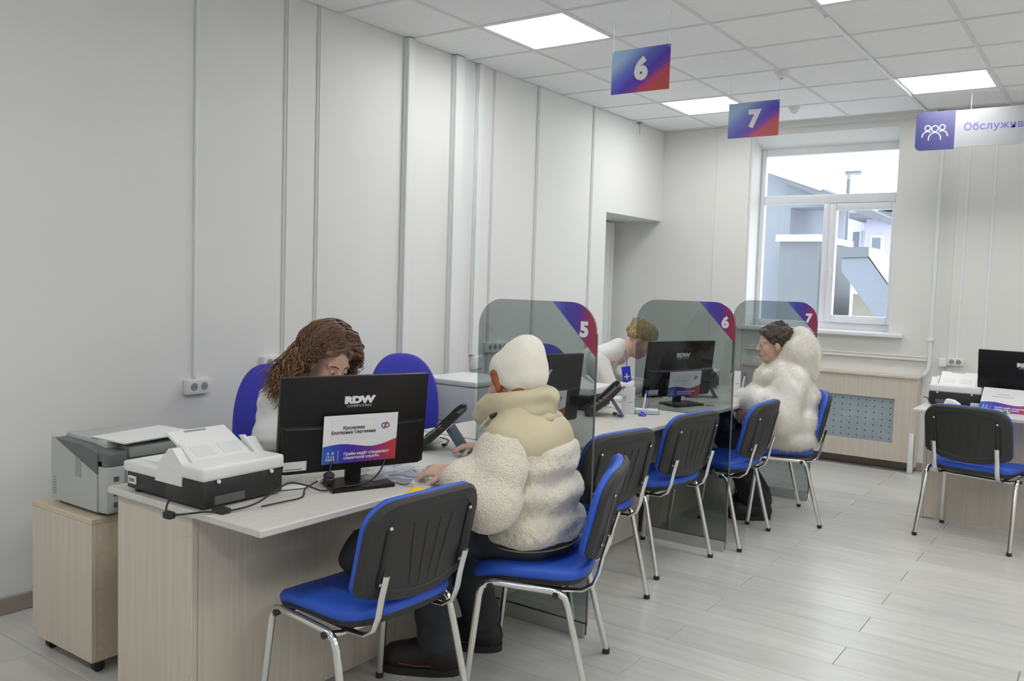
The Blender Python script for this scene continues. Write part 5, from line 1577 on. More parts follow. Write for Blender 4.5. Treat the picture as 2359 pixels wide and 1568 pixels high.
# ================================================================== visitor in the cream fleece jacket
O1, F1 = (2.025, -0.600), (-0.98, -0.20)
fr = Frame(O1, F1)
pr1 = thing('person', 'seated visitor in cream beanie and puffy fleece jacket, seen from behind', 'person', (O1[0], O1[1], 0))
H = Head(fr(0.090, 0.0, 1.092), F1, yaw=4, pitch=10)
wl, wr_ = (0.195, 0.305, 0.800), (0.28, -0.18, 0.800)
v = Vol((1.45, -1.20, 0.0), (2.30, -0.20, 1.30), 0.005)
add_body(v, fr, (0, 0, 0.545), (0.035, 0, 0.84), (0.045, 0, 0.94), (0.065, 0, 1.0), H,
         [((0.045, 0.17, 0.92), (0.025, 0.265, 0.69), wl, (fr.F * 1.0 + fr.L * 0.02 - fr.U * 0.10, -fr.U * 1.0 - fr.L * 0.35, 0.55, True, 0.96)),
          ((0.045, -0.17, 0.92), (0.06, -0.26, 0.69), wr_, (fr.F + fr.L * 0.3 - fr.U * 0.05, -fr.U, 0.35, False, 0.96))],
         [((0.0, 0.085, 0.53), (0.39, 0.11, 0.53), (0.29, 0.15, 0.09), (0.45, 0.20, 0.045)),
          ((0.0, -0.085, 0.53), (0.39, -0.09, 0.53), (0.24, -0.11, 0.09), (0.36, -0.07, 0.045))])
npobj('body', *v.mesh(), M_['skin2'], pr1)
eyes(pr1, H, M_['eyewhite'], M_['iris'])
# hair showing under the hat
v = Vol(H.c - 0.16, H.c + 0.16, 0.004)
v.ell(H(-0.014, 0, 0.035), (0.101, 0.082, 0.088), H.A, 0.01)
for s in (-1, 1):
    v.rc(H(0.055, 0.066 * s, 0.04), H(0.045, 0.074 * s, -0.02), 0.018, 0.012, 0.015)
    v.rc(H(-0.03, 0.06 * s, -0.03), H(-0.06, 0.03 * s, -0.10), 0.03, 0.03, 0.02)
v.cut(H(0.075, 0, 0), H.A[:, 0], 0.004)
v.wrinkle(0.004, 120, 4)
npobj('hair', *v.mesh(), M_['red'], pr1)
# slouchy knitted beanie
v = Vol(H.c - 0.20, H.c + 0.24, 0.0045)
v.ell(H(-0.012, 0, 0.050), (0.107, 0.090, 0.084), H.A, 0.01)
v.ell(H(-0.045, 0, 0.088), (0.072, 0.074, 0.068), H.A, 0.04)
v.ell(H(-0.064, 0.0, 0.122), (0.038, 0.042, 0.034), H.A, 0.05)
v.ell(H(-0.060, 0, 0.025), (0.058, 0.080, 0.070), H.A, 0.03)
nb = H.A[:, 2] * -1.0 + H.A[:, 0] * 0.10
v.ell(H(-0.022, 0, 0.0), (0.092, 0.092, 0.062), H.A, 0.03)
v.cut(H(0.085, 0, 0.022), -H.A[:, 2] + H.A[:, 0] * 0.53, 0.008)
v.wrinkle(0.0035, 45, 9)
hat = npobj('beanie', *v.mesh(), M_['beanie'], pr1)
# trousers
v = Vol((1.50, -1.00, 0.05), (2.30, -0.30, 0.72), 0.005)
v.ell(fr(-0.008, 0, 0.535), (0.150, 0.200, 0.088), fr.A, 0.03)
for s, kn, an in ((1, (0.40, 0.115, 0.525), (0.305, 0.155, 0.135)), (-1, (0.40, -0.095, 0.525), (0.255, -0.115, 0.135))):
    v.rc(fr(0.0, 0.09 * s, 0.535), fr(*kn), 0.098, 0.080, 0.04)
    v.rc(fr(*kn), fr(*an), 0.078, 0.074, 0.03)
    v.rc(fr(*an), fr(an[0], an[1], an[2] - 0.02), 0.074, 0.070, 0.02)
v.cut((0, 0, 0.085), (0, 0, -1), 0.01)
v.wrinkle(0.010, 30, 12)
npobj('trousers', *v.mesh(), M_['jeans'], pr1)
boot(pr1, fr(0.235, 0.135, 0)[:2], fr(0.51, 0.225, 0)[:2], 0.16, 0.054, None, M_['bootred'])
boot(pr1, fr(0.185, -0.125, 0)[:2], fr(0.445, -0.055, 0)[:2], 0.16, 0.052, None, M_['bootred'])
# puffy jacket: fleece body, smooth yoke, stand-up hood collar, two sleeves, hem
v = Vol((1.70, -1.00, 0.42), (2.32, -0.22, 1.08), 0.005)
for f, z, rf, rl, rz in ((0.0, 0.555, 0.170, 0.226, 0.066), (0.0, 0.605, 0.174, 0.236, 0.070), (0.0, 0.705, 0.172, 0.238, 0.072), (0.006, 0.808, 0.162, 0.232, 0.070), (0.01, 0.86, 0.155, 0.215, 0.07)):
    v.ell(fr(f, 0, z), (rf, rl, rz), fr.A, 0.045)
v.wrinkle(0.020, 19, 21, 8, (1, 1, 1.7))
v.wrinkle(0.004, 75, 22, 8)
v.cut(fr(0, 0, 0.885), (0, 0, 1), 0.015)
v.cut(fr(0, 0, 0.513), (0, 0, -1), 0.02)
jk = npobj('jacket', *v.mesh(), M_['sherpa'], pr1)
v = Vol((1.70, -1.00, 0.78), (2.32, -0.22, 1.10), 0.005)
v.ell(fr(0.022, 0, 0.87), (0.152, 0.222, 0.135), fr.A, 0.03)
for s in (-1, 1):
    v.rc(fr(0.04, 0.10 * s, 0.95), fr(0.045, 0.185 * s, 0.90), 0.068, 0.075, 0.05)
v.cut(fr(0, 0, 0.855), (0, 0, -1), 0.01)
v.wrinkle(0.007, 22, 31)
npobj('yoke', *v.mesh(), M_['khaki'], jk)
v = Vol((1.70, -0.90, 0.90), (2.25, -0.32, 1.16), 0.0045)
for i in range(20):
    a = 2 * math.pi * i / 20; b = 2 * math.pi * (i + 1) / 20
    q = lambda t, R, z: fr(0.075 + R * 1.12 * math.cos(t), R * math.sin(t), z + 0.010 - 0.022 * math.cos(t))
    v.rc(q(a, 0.096, 0.975), q(b, 0.096, 0.975), 0.034, 0.034, 0.03)
    v.rc(q(a, 0.098, 1.015), q(b, 0.098, 1.015), 0.028, 0.028, 0.03)
v.rc(fr(0.16, 0.05, 1.0), fr(0.215, 0.06, 0.965), 0.035, 0.022, 0.03)
v.wrinkle(0.009, 30, 37, 7, (1, 1, 2))
cl = npobj('collar', *v.mesh(), M_['khaki'], jk)
obj('toggle', MB().tube([tuple(fr(0.10, 0.138, 0.985)), tuple(fr(0.125, 0.142, 0.972))], 0.008, n=8), M_['cable'], cl)
obj('drawcord', MB().tube([tuple(fr(0.125, 0.145, 0.972)), tuple(fr(0.16, 0.15, 0.935)), tuple(fr(0.17, 0.14, 0.90)), tuple(fr(0.14, 0.145, 0.93))], 0.0022, n=6), M_['beanie'], cl)
v = Vol((1.70, -0.98, 0.93), (2.30, -0.28, 1.06), 0.0045)
v.rc(fr(0.11, 0.120, 0.975), fr(0.01, 0.122, 0.972), 0.017, 0.020, 0.02)
v.rc(fr(0.01, 0.122, 0.972), fr(-0.058, 0.05, 0.968), 0.020, 0.020, 0.02)
v.rc(fr(-0.058, 0.05, 0.968), fr(-0.062, -0.06, 0.968), 0.020, 0.018, 0.02)
v.wrinkle(0.006, 60, 5)
npobj('rolled_hood', *v.mesh(), M_['khaki'], jk)
for s, el, wv in ((1, (0.045, 0.285, 0.675), wl), (-1, (0.06, -0.27, 0.69), wr_)):
    S0 = np.array((0.058, 0.205 * s, 0.890)); E0 = np.array(el); W0_ = np.array(wv)
    lo = np.minimum(np.minimum(fr(*S0), fr(*E0)), fr(*W0_)) - 0.17; hi = np.maximum(np.maximum(fr(*S0), fr(*E0)), fr(*W0_)) + 0.17
    v = Vol(lo, hi, 0.005)
    for u, r in ((0.08, 0.088), (0.42, 0.104), (0.88, 0.108)):
        p = S0 + (E0 - S0) * u
        v.ell(fr(*p), (r * 1.02, r * 0.98, r * 0.95), fr.A, 0.028)
    for u, r in ((0.28, 0.096), (0.58, 0.084), (0.84, 0.070)):
        p = E0 + (W0_ - E0) * u
        v.ell(fr(*p), (r * 0.9, r, r * 0.92), fr.A, 0.045)
    v.wrinkle(0.018, 22, 41 + s, 8)
    v.wrinkle(0.0045, 80, 45 + s, 8)
    d = fr(*W0_) - fr(*E0)
    v.cut(fr(*(E0 + (W0_ - E0) * 1.08)), d, 0.015)
    v.cut((0, 0, 0.752 if s < 5 else 0), (0, 0, -1), 0.0) if False else None
    npobj('sleeve', *v.mesh(), M_['sherpa'], jk)
v = Vol((1.75, -0.95, 0.42), (2.32, -0.25, 0.56), 0.005)
v.ell(fr(-0.003, 0, 0.533), (0.170, 0.224, 0.042), fr.A, 0.01)
v.cut((0, 0, 0.522), (0, 0, 1), 0.004)
npobj('hem_band', *v.mesh(), M_['khakidark'], jk)

# black bag with a yellow scarf on the nearest chair
t = thing('backpack', 'black backpack standing on the seat of the nearest chair', 'bag', (1.74, -1.22, 0.47))
v = Vol((1.52, -1.50, 0.44), (2.02, -0.90, 0.82), 0.006)
A_ = np.eye(3)
v.ell((1.83, -1.20, 0.565), (0.105, 0.165, 0.10), A_, 0.03)
v.ell((1.930, -1.16, 0.645), (0.045, 0.13, 0.085), A_, 0.04)
v.ell((1.935, -1.16, 0.705), (0.034, 0.09, 0.035), A_, 0.03)
v.cut((0, 0, 0.478), (0, 0, -1), 0.02)
v.wrinkle(0.014, 28, 77)
npobj('body', *v.mesh(), M_['bagcloth'], t)
obj('strap', MB().tube([(1.93, -1.10, 0.735), (1.93, -1.13, 0.752), (1.93, -1.19, 0.752), (1.93, -1.22, 0.735)], 0.010, n=8, flat=0.4), M_['bagcloth'], t)
obj('zip', MB().tube([(1.79, -1.30, 0.648), (1.83, -1.20, 0.668), (1.84, -1.10, 0.652)], 0.004, n=6), M_['zip'], t)
t = thing('glove', 'small yellow knitted glove on top of the black backpack', 'glove', (1.945, -1.18, 0.755))
v = Vol((1.90, -1.26, 0.74), (2.0, -1.09, 0.81), 0.003)
v.ell((1.948, -1.178, 0.770), (0.022, 0.034, 0.016), A_, 0.01)
v.rc((1.95, -1.16, 0.772), (1.955, -1.13, 0.768), 0.012, 0.009, 0.02)
v.rc((1.945, -1.19, 0.769), (1.94, -1.22, 0.763), 0.011, 0.008, 0.015)
v.wrinkle(0.007, 80, 4)
npobj('knit', *v.mesh(), M_['yellow'], t)

def furmat():
    m, nt, bs = nmat('white_fur_hair')
    L = nt.links.new
    bs.inputs['Base Color'].default_value = (0.90, 0.885, 0.84, 1)
    bs.inputs['Roughness'].default_value = 0.9
    bs.inputs['Specular IOR Level'].default_value = 0.1
    tr = nt.nodes.new('ShaderNodeBsdfTranslucent'); tr.inputs[0].default_value = (0.92, 0.90, 0.85, 1)
    mx = nt.nodes.new('ShaderNodeMixShader'); mx.inputs[0].default_value = 0.5
    o = nt.nodes['Material Output']
    L(bs.outputs[0], mx.inputs[1]); L(tr.outputs[0], mx.inputs[2]); L(mx.outputs[0], o.inputs[0])
    return m

# ================================================================== visitor in the white fur coat
O2, F2 = (1.995, 2.28), (-0.87, -0.49)
fr = Frame(O2, F2)
pr2 = thing('person', 'seated visitor in a white hooded fur coat, seen in profile', 'person', (O2[0], O2[1], 0))
H = Head(fr(0.060, 0, 1.115), F2, yaw=0, pitch=4)
v = Vol((1.45, 1.85, 0.0), (2.35, 2.75, 1.28), 0.005)
add_body(v, fr, (0, 0, 0.56), (0.0, 0, 0.84), (0.0, 0, 0.94), (0.015, 0, 1.0), H,
         [((0.0, 0.17, 0.92), (0.06, 0.27, 0.68), (0.262, 0.225, 0.765), (fr.F * 0.25 - fr.U * 1.0, -fr.F * 0.6 - fr.L * 0.8, 0.45, True, 0.95)),
          ((0.0, -0.17, 0.92), (0.06, -0.26, 0.68), (0.26, -0.10, 0.70), (fr.F + fr.L * 0.3 - fr.U * 0.3, -fr.U, 0.5, False, 0.95))],
         [((0.0, 0.085, 0.54), (0.36, 0.09, 0.53), (0.13, 0.085, 0.09), (0.24, 0.095, 0.045)),
          ((0.0, -0.085, 0.54), (0.36, -0.14, 0.53), (0.07, -0.19, 0.09), (0.18, -0.21, 0.045))])
npobj('body', *v.mesh(), M_['skin'], pr2)
eyes(pr2, H, M_['eyewhite'], M_['iris'])
obj('lips', MB().tube([tuple(H(0.088, -0.020, -0.0655)), tuple(H(0.0965, 0, -0.065)), tuple(H(0.088, 0.020, -0.0655))], [0.003, 0.0055, 0.003], n=8), M_['lip'], pr2, 180)
v = Vol(H.c - 0.17, H.c + 0.19, 0.004)
v.ell(H(-0.016, 0, 0.050), (0.108, 0.088, 0.092), H.A, 0.01)
v.rc(H(0.062, -0.045, 0.072), H(0.062, 0.045, 0.072), 0.030, 0.030, 0.02)
for s in (-1, 1):
    v.rc(H(0.04, 0.070 * s, 0.05), H(0.022, 0.077 * s, -0.035), 0.024, 0.016, 0.02)
v.rc(H(0.0, 0.0, 0.125), H(-0.05, 0.02, 0.142), 0.018, 0.012, 0.02)
v.cut(H(0.052, 0, 0.035), H.A[:, 0] * 0.75 - H.A[:, 2] * 0.66, 0.012)
v.cut(H(-0.03, 0, -0.05), -H.A[:, 2] + H.A[:, 0] * 0.1, 0.01)
v.wrinkle(0.010, 85, 5, 8)
hr = npobj('hair', *v.mesh(), M_['dkhair'], pr2)
# tufts of hair
q = MB()
rg = np.random.default_rng(11)
for i in range(70):
    a = rg.uniform(-1.2, 1.2); b = rg.uniform(0.2, 1.35)
    n = np.array([math.cos(b) * 0.9, math.sin(a) * 0.7, math.sin(b)]); n /= np.linalg.norm(n)
    n[0] = rg.uniform(-0.9, 0.8) * abs(n[0])
    p0 = H(-0.016 + n[0] * 0.104, n[1] * 0.084, 0.050 + n[2] * 0.088)
    dr = H.A @ (n * 0.5 + np.array([rg.uniform(-0.9, 0.6), rg.uniform(-0.5, 0.5), -0.25]))
    p1 = p0 + dr * 0.018; p2 = p1 + dr * 0.014 - np.array([0, 0, 0.006])
    q.tube([tuple(p0), tuple(p1), tuple(p2)], [0.006, 0.004, 0.0008], n=5)
obj('hair_tufts', q, M_['dkhair'], hr, 180)
# coat
M_['fur'] = mat('white_fur_base', (0.92, 0.905, 0.87), 0.95, var=0.02, vscale=12, sheen=0.3)
M_['furhair'] = furmat()
def fur_on(verts, quads, parent, n, ln, seed, wdt=0.0022, grav=0.45):
    rg = np.random.default_rng(seed)
    a, b, c, d = (verts[quads[:, i]] for i in range(4))
    nrm = np.cross(c - a, d - b); ar = np.linalg.norm(nrm, axis=1) + 1e-12
    nrm = nrm / ar[:, None]
    pick = rg.choice(len(quads), n, p=ar / ar.sum())
    u, w = rg.random((2, n, 1))
    p = (a[pick] * (1 - u) + b[pick] * u) * (1 - w) + (d[pick] * (1 - u) + c[pick] * u) * w
    N = nrm[pick]
    # clumps lean the same way
    cl = np.sin(p * 38 + 3 * np.sin(p[:, [1, 2, 0]] * 21)) * 0.45
    dr = N * 0.75 + cl + rg.normal(0, 0.28, (n, 3)) + np.array([0, 0, -grav])
    dr /= np.linalg.norm(dr, axis=1)[:, None]
    L_ = ln * rg.uniform(0.6, 1.15, (n, 1))
    sd = np.cross(dr, rg.normal(0, 1, (n, 3))); sd /= np.linalg.norm(sd, axis=1)[:, None]
    p = p - N * 0.004
    m_ = p + dr * L_ * 0.55 + N * 0.004
    t_ = p + dr * L_ + np.array([0, 0, -0.25]) * L_
    V_ = np.stack([p - sd * wdt * 0.5, p + sd * wdt * 0.5, m_ + sd * wdt * 0.4, m_ - sd * wdt * 0.4, t_ + sd * wdt * 0.08, t_ - sd * wdt * 0.08], 1).reshape(-1, 3)
    i0 = np.arange(n)[:, None] * 6
    Q = np.concatenate([i0 + np.array([[0, 1, 2, 3]]), i0 + np.array([[3, 2, 4, 5]])])
    o = npobj('fur', V_, Q, M_['furhair'], parent)
    o['kind'] = 'stuff'
    return o
v = Vol((1.55, 1.80, 0.40), (2.50, 2.80, 1.05), 0.007)
for f, z, rf, rl, rz in ((-0.015, 0.545, 0.235, 0.265, 0.095), (-0.02, 0.66, 0.225, 0.265, 0.12), (-0.015, 0.80, 0.205, 0.25, 0.12), (-0.005, 0.91, 0.165, 0.225, 0.085)):
    v.ell(fr(f, 0, z), (rf, rl, rz), fr.A, 0.06)
v.ell(fr(0.13, 0.05, 0.585), (0.13, 0.18, 0.085), fr.A, 0.06)
v.wrinkle(0.020, 9, 61)
v.cut((0, 0, 0.475), (0, 0, -1), 0.03)
cv, cq = v.mesh()
ct = npobj('fur_coat', cv, cq, M_['fur'], pr2)
fur_on(cv, cq, ct, 46000, 0.028, 1)
v = Vol((1.70, 1.95, 0.80), (2.45, 2.70, 1.32), 0.006)
v.ell(fr(-0.062, 0, 1.065), (0.150, 0.158, 0.155), fr.A, 0.03)
v.ell(fr(-0.02, 0, 0.955), (0.175, 0.185, 0.075), fr.A, 0.05)
v.ell(fr(-0.085, 0, 1.165), (0.055, 0.09, 0.055), fr.A, 0.05)
v.cut(fr(-0.075, 0, 1.235), fr.F * 0.76 + fr.U * 0.50, 0.03)
v.wrinkle(0.012, 18, 63)
cv, cq = v.mesh()
hd_ = npobj('hood', cv, cq, M_['fur'], ct)
fur_on(cv, cq, hd_, 22000, 0.029, 2)
for s, S0, E0, W0_ in ((1, (-0.005, 0.225, 0.90), (0.075, 0.295, 0.69), (0.240, 0.225, 0.815)), (-1, (-0.005, -0.225, 0.90), (0.07, -0.29, 0.70), (0.23, -0.12, 0.73))):
    P3 = [fr(*S0), fr(*E0), fr(*W0_)]
    v = Vol(np.min(P3, 0) - 0.15, np.max(P3, 0) + 0.15, 0.007)
    v.rc(P3[0], P3[1], 0.104, 0.094, 0.05)
    v.rc(P3[1], P3[2], 0.090, 0.070, 0.08)
    v.wrinkle(0.014, 11, 65 + s)
    v.cut(P3[2] + (P3[2] - P3[1]) * 0.10, P3[2] - P3[1], 0.03)
    cv, cq = v.mesh()
    sl_ = npobj('sleeve', cv, cq, M_['fur'], ct)
    fur_on(cv, cq, sl_, 13000, 0.027, 3 + s)
v = Vol((1.50, 1.85, 0.05), (2.40, 2.75, 0.68), 0.006)
v.ell(fr(-0.01, 0, 0.54), (0.15, 0.19, 0.09), fr.A, 0.03)
for s, kn, an in ((1, (0.35, 0.095, 0.525), (0.145, 0.085, 0.12)), (-1, (0.35, -0.145, 0.525), (0.085, -0.19, 0.12))):
    v.rc(fr(0, 0.09 * s, 0.54), fr(*kn), 0.095, 0.082, 0.04)
    v.rc(fr(*kn), fr(*an), 0.078, 0.082, 0.03)
v.cut((0, 0, 0.10), (0, 0, -1), 0.01)
v.wrinkle(0.012, 26, 71)
npobj('trousers', *v.mesh(), M_['darktrouser'], pr2)
boot(pr2, fr(0.06, 0.075, 0)[:2], fr(0.31, 0.105, 0)[:2], 0.15, 0.056)
boot(pr2, fr(0.01, -0.185, 0)[:2], fr(0.24, -0.225, 0)[:2], 0.15, 0.054)
t = thing('handbag', 'dark blue handbag on the lap of the visitor in white fur', 'bag', tuple(fr(0.36, 0.14, 0.58)))
v = Vol(fr(0.36, 0.14, 0.6) - 0.2, fr(0.36, 0.14, 0.6) + 0.2, 0.006)
v.ell(fr(0.355, 0.09, 0.63), (0.045, 0.10, 0.075), fr.A, 0.02)
v.ell(fr(0.355, 0.09, 0.60), (0.055, 0.115, 0.05), fr.A, 0.03)
v.wrinkle(0.008, 40, 3)
M_['navy'] = mat('navy_leather', (0.045, 0.065, 0.12), 0.5, var=0.2, vscale=20)
npobj('body', *v.mesh(), M_['navy'], t)
obj('strap', MB().tube([tuple(fr(0.36, 0.18, 0.66)), tuple(fr(0.385, 0.15, 0.72)), tuple(fr(0.39, 0.08, 0.74)), tuple(fr(0.36, 0.0, 0.66))], 0.007, n=8), M_['bagcloth'], t)

# ================================================================== curly-haired clerk
O3, F3 = (0.72, -0.655), (1.0, -0.06)
fr = Frame(O3, F3)
pr3 = thing('person', 'seated clerk with long curly brown hair bending over the desk', 'person', (O3[0], O3[1], 0))
H = Head(fr(0.280, -0.01, 1.092), F3, yaw=-4, pitch=27, roll=-5)
v = Vol((0.50, -1.08, 0.0), (1.42, -0.25, 1.32), 0.005)
add_body(v, fr, (0, 0, 0.56), (0.09, 0, 0.84), (0.15, 0, 0.95), (0.19, 0, 1.0), H,
         [((0.14, 0.165, 0.94), (0.20, 0.20, 0.75), (0.42, 0.10, 0.80), (fr.F - fr.L * 0.3 - fr.U * 0.1, -fr.U, 0.4, True, 0.95)),
          ((0.14, -0.165, 0.94), (0.17, -0.215, 0.77), (0.40, -0.17, 0.80), (fr.F + fr.L * 0.2 - fr.U * 0.1, -fr.U, 0.4, False, 0.95))],
         [((0.0, 0.085, 0.54), (0.40, 0.10, 0.53), (0.38, 0.10, 0.09), (0.50, 0.11, 0.04)),
          ((0.0, -0.085, 0.54), (0.40, -0.10, 0.53), (0.38, -0.10, 0.09), (0.50, -0.11, 0.04))])
npobj('body', *v.mesh(), M_['skin'], pr3)
eyes(pr3, H, M_['eyewhite'], M_['iris'], 0.003)
for s in (-1, 1):
    obj('eyebrow', MB().tube([tuple(H(0.092, 0.014 * s, 0.024)), tuple(H(0.088, 0.034 * s, 0.030)), tuple(H(0.075, 0.052 * s, 0.024))], [0.002, 0.003, 0.0015], n=6), M_['dkhair'], pr3, 180)
obj('lips', MB().tube([tuple(H(0.088, -0.020, -0.0655)), tuple(H(0.0965, 0, -0.065)), tuple(H(0.088, 0.020, -0.0655))], [0.003, 0.0055, 0.003], n=8), M_['lip'], pr3, 180)
# hair mass and single curls
HV = np.array((0.34, 0.32, 0.36))
v = Vol(H.c - HV, H.c + HV * 0.75, 0.005)
v.ell(H(-0.022, 0, 0.052), (0.116, 0.108, 0.100), H.A, 0.01)
v.rc(H(0.035, -0.055, 0.088), H(0.035, 0.055, 0.088), 0.026, 0.026, 0.03)
dn = {-1: np.array((-0.055, -0.115, -0.16)), 1: np.array((0.005, 0.010, -0.11))}
for s in (-1, 1):
    v.rc(H(0.035, 0.078 * s, 0.070), H(0.0, 0.105 * s, -0.02), 0.036, 0.040, 0.03)
    e = H(-0.01, 0.105 * s, -0.02)
    v.rc(e, e + dn[s], 0.050, 0.030, 0.03)
    e = H(-0.06, 0.09 * s, 0.0)
    v.rc(e, e + dn[s] * 0.9 + np.array((-0.03, 0, 0.02)), 0.050, 0.030, 0.03)
v.rc(H(-0.07, 0, 0.02), H(-0.10, -0.03, -0.06), 0.06, 0.055, 0.03)
v.cut(H(0.054, 0, 0.058), H.A[:, 0] * 0.80 - H.A[:, 2] * 0.60, 0.008)
v.wrinkle(0.020, 60, 5, 8)
hr = npobj('hair', *v.mesh(), M_['brown'], pr3)
rg = np.random.default_rng(21)
for grp, nst in (('curls', 420), ('curl_ends', 120)):
    q = MB()
    for i in range(nst):
        s = -1 if rg.random() < 0.62 else 1
        back = rg.uniform(-0.095, 0.058)
        N = 30
        ln = rg.uniform(0.14, 0.24) if s < 0 else rg.uniform(0.08, 0.15)
        a0 = rg.uniform(0, 6.28); fq = rg.uniform(3.5, 6.0); am = rg.uniform(0.006, 0.014)
        r0 = rg.uniform(1.06, 1.24) + 1.2 * max(0, back - 0.01)
        d = dn[s] / np.linalg.norm(dn[s]) + np.array([rg.uniform(-0.25, 0.15), rg.uniform(-0.25, 0.2) * (1 if s < 0 else 0.3), 0])
        d /= np.linalg.norm(d)
        th_end = math.radians(rg.uniform(85, 118))
        if grp == 'curls' and i < 120:
            back = rg.uniform(0.040, 0.088); th_end = math.radians(rg.uniform(55, 95)); ln = rg.uniform(0.02, 0.06); r0 = rg.uniform(1.10, 1.22)
        pts = []
        e = None
        for k in range(N):
            u = k / (N - 1)
            if u < 0.45:
                th = th_end * (u / 0.45)
                p = H(-0.018 + back * (0.75 + 0.25 * math.cos(th)) - 0.01 * u, s * (0.004 + 0.100 * r0 * math.sin(th)), 0.046 + (0.108 - 5.0 * max(0, abs(back + 0.01) - 0.03) ** 2 * 2) * r0 * 0.97 * math.cos(th))
                e = p
            else:
                p = e + d * ln * (u - 0.45) / 0.55
            w = am * min(1, 0.25 + u * 2.2)
            p = p + np.array([w * math.cos(a0 + u * fq * 6.28), w * math.sin(a0 + u * fq * 6.28), 0.5 * w * math.sin(1.7 * a0 + u * fq * 6.28)])
            pts.append(p)
        if grp == 'curl_ends':
            pts = pts[int(N * 0.50):]
            if s > 0 and rg.random() < 0.7: continue
        M__ = len(pts)
        rr = [0.0034 * (1 - 0.75 * (k / (M__ - 1)) ** 3) for k in range(M__)]
        q.tube([tuple(p) for p in pts], rr, n=4)
    o = obj(grp, q, M_['brown'] if grp == 'curls' else M_['brown2'], hr, 180)
    o['kind'] = 'stuff'
# blouse
v = Vol((0.50, -1.05, 0.45), (1.20, -0.30, 1.08), 0.005)
v.ell(fr(0, 0, 0.57), (0.135, 0.185, 0.12), fr.A, 0.03)
v.rc(fr(0.0, 0, 0.60), fr(0.085, 0, 0.82), 0.135, 0.135, 0.05)
v.ell(fr(0.10, 0, 0.85), (0.12, 0.175, 0.13), fr.A, 0.05)
for s in (-1, 1):
    v.rc(fr(0.175, 0.03 * s, 0.985), fr(0.14, 0.16 * s, 0.945), 0.06, 0.062, 0.04)
v.wrinkle(0.010, 26, 81)
bl = npobj('blouse', *v.mesh(), M_['blouse'], pr3)
for s, S0, E0, W0_ in ((1, (0.14, 0.175, 0.935), (0.20, 0.215, 0.755), (0.40, 0.115, 0.80)), (-1, (0.135, -0.178, 0.935), (0.165, -0.232, 0.775), (0.38, -0.18, 0.80))):
    P3 = [fr(*S0), fr(*E0), fr(*W0_)]
    v = Vol(np.min(P3, 0) - 0.12, np.max(P3, 0) + 0.12, 0.005)
    v.rc(P3[0], P3[1], 0.066, 0.060, 0.03); v.rc(P3[1], P3[2], 0.058, 0.048, 0.03)
    v.wrinkle(0.013, 34, 83 + s, 8, (1, 1, 1.8))
    npobj('sleeve', *v.mesh(), M_['blouse'], bl)
v = Vol((0.50, -1.0, 0.03), (1.30, -0.30, 0.70), 0.007)
v.ell(fr(-0.01, 0, 0.54), (0.14, 0.18, 0.085), fr.A, 0.03)
for s in (-1, 1):
    v.rc(fr(0, 0.09 * s, 0.54), fr(0.40, 0.10 * s, 0.53), 0.092, 0.072, 0.04)
    v.rc(fr(0.40, 0.10 * s, 0.53), fr(0.38, 0.10 * s, 0.11), 0.07, 0.06, 0.03)
npobj('trousers', *v.mesh(), M_['darktrouser'], pr3)
for s in (-1, 1):
    boot(pr3, fr(0.33, 0.10 * s, 0)[:2], fr(0.57, 0.115 * s, 0)[:2], 0.10, 0.044, name='shoe')

# ================================================================== blond clerk leaning over the middle desk
O4, F4 = (0.70, 1.64), (0.93, 0.36)
fr = Frame(O4, F4)
pr4 = thing('person', 'blond clerk with ponytail and white shirt bending over papers by partition 6', 'person', (O4[0], O4[1], 0))
hc = np.array((1.185, 1.875, 1.112))
H = Head(hc, F4, yaw=0, pitch=42)
rel = hc - fr.O
hf, hl = rel @ fr.F, rel @ fr.L
v = Vol((0.50, 1.30, 0.0), (1.60, 2.35, 1.30), 0.006)
add_body(v, fr, (0, 0, 0.57), (0.20, 0.02, 0.86), (0.30, 0.02, 0.97), (0.40, hl * 0.8, 1.03), H,
         [((0.29, 0.18, 0.96), (0.36, 0.24, 0.80), (0.55, 0.10, 0.81), (fr.F - fr.L * 0.2 - fr.U * 0.2, -fr.U, 0.4, True, 0.95)),
          ((0.29, -0.16, 0.96), (0.38, -0.20, 0.79), (0.56, -0.08, 0.81), (fr.F + fr.L * 0.2 - fr.U * 0.2, -fr.U, 0.4, False, 0.95))],
         [((0.0, 0.085, 0.54), (0.40, 0.10, 0.53), (0.36, 0.10, 0.09), (0.48, 0.11, 0.04)),
          ((0.0, -0.085, 0.54), (0.40, -0.10, 0.53), (0.36, -0.10, 0.09), (0.48, -0.11, 0.04))])
npobj('body', *v.mesh(), M_['skin2'], pr4)
eyes(pr4, H, M_['eyewhite'], M_['iris'], 0.003)
v = Vol(H.c - 0.26, H.c + 0.20, 0.005)
v.ell(H(-0.016, 0, 0.045), (0.100, 0.080, 0.085), H.A, 0.01)
for s in (-1, 1):
    v.rc(H(-0.01, 0.066 * s, 0.02), H(-0.07, 0.04 * s, -0.01), 0.022, 0.026, 0.02)
e = H(-0.085, 0, 0.085)
v.rc(e, e - fr.F * 0.035 + fr.U * 0.004, 0.020, 0.018, 0.015)
v.rc(e - fr.F * 0.035 + fr.U * 0.004, e - fr.F * 0.075 - fr.U * 0.055, 0.018, 0.015, 0.015)
v.rc(e - fr.F * 0.075 - fr.U * 0.055, e - fr.F * 0.080 - fr.U * 0.10, 0.015, 0.006, 0.015)
v.cut(H(0.055, 0, 0.04), H.A[:, 0] * 0.8 - H.A[:, 2] * 0.60, 0.01)
v.wrinkle(0.005, 90, 15)
hr = npobj('hair', *v.mesh(), M_['blond'], pr4)
c = Vector(H(-0.090, 0, 0.090))
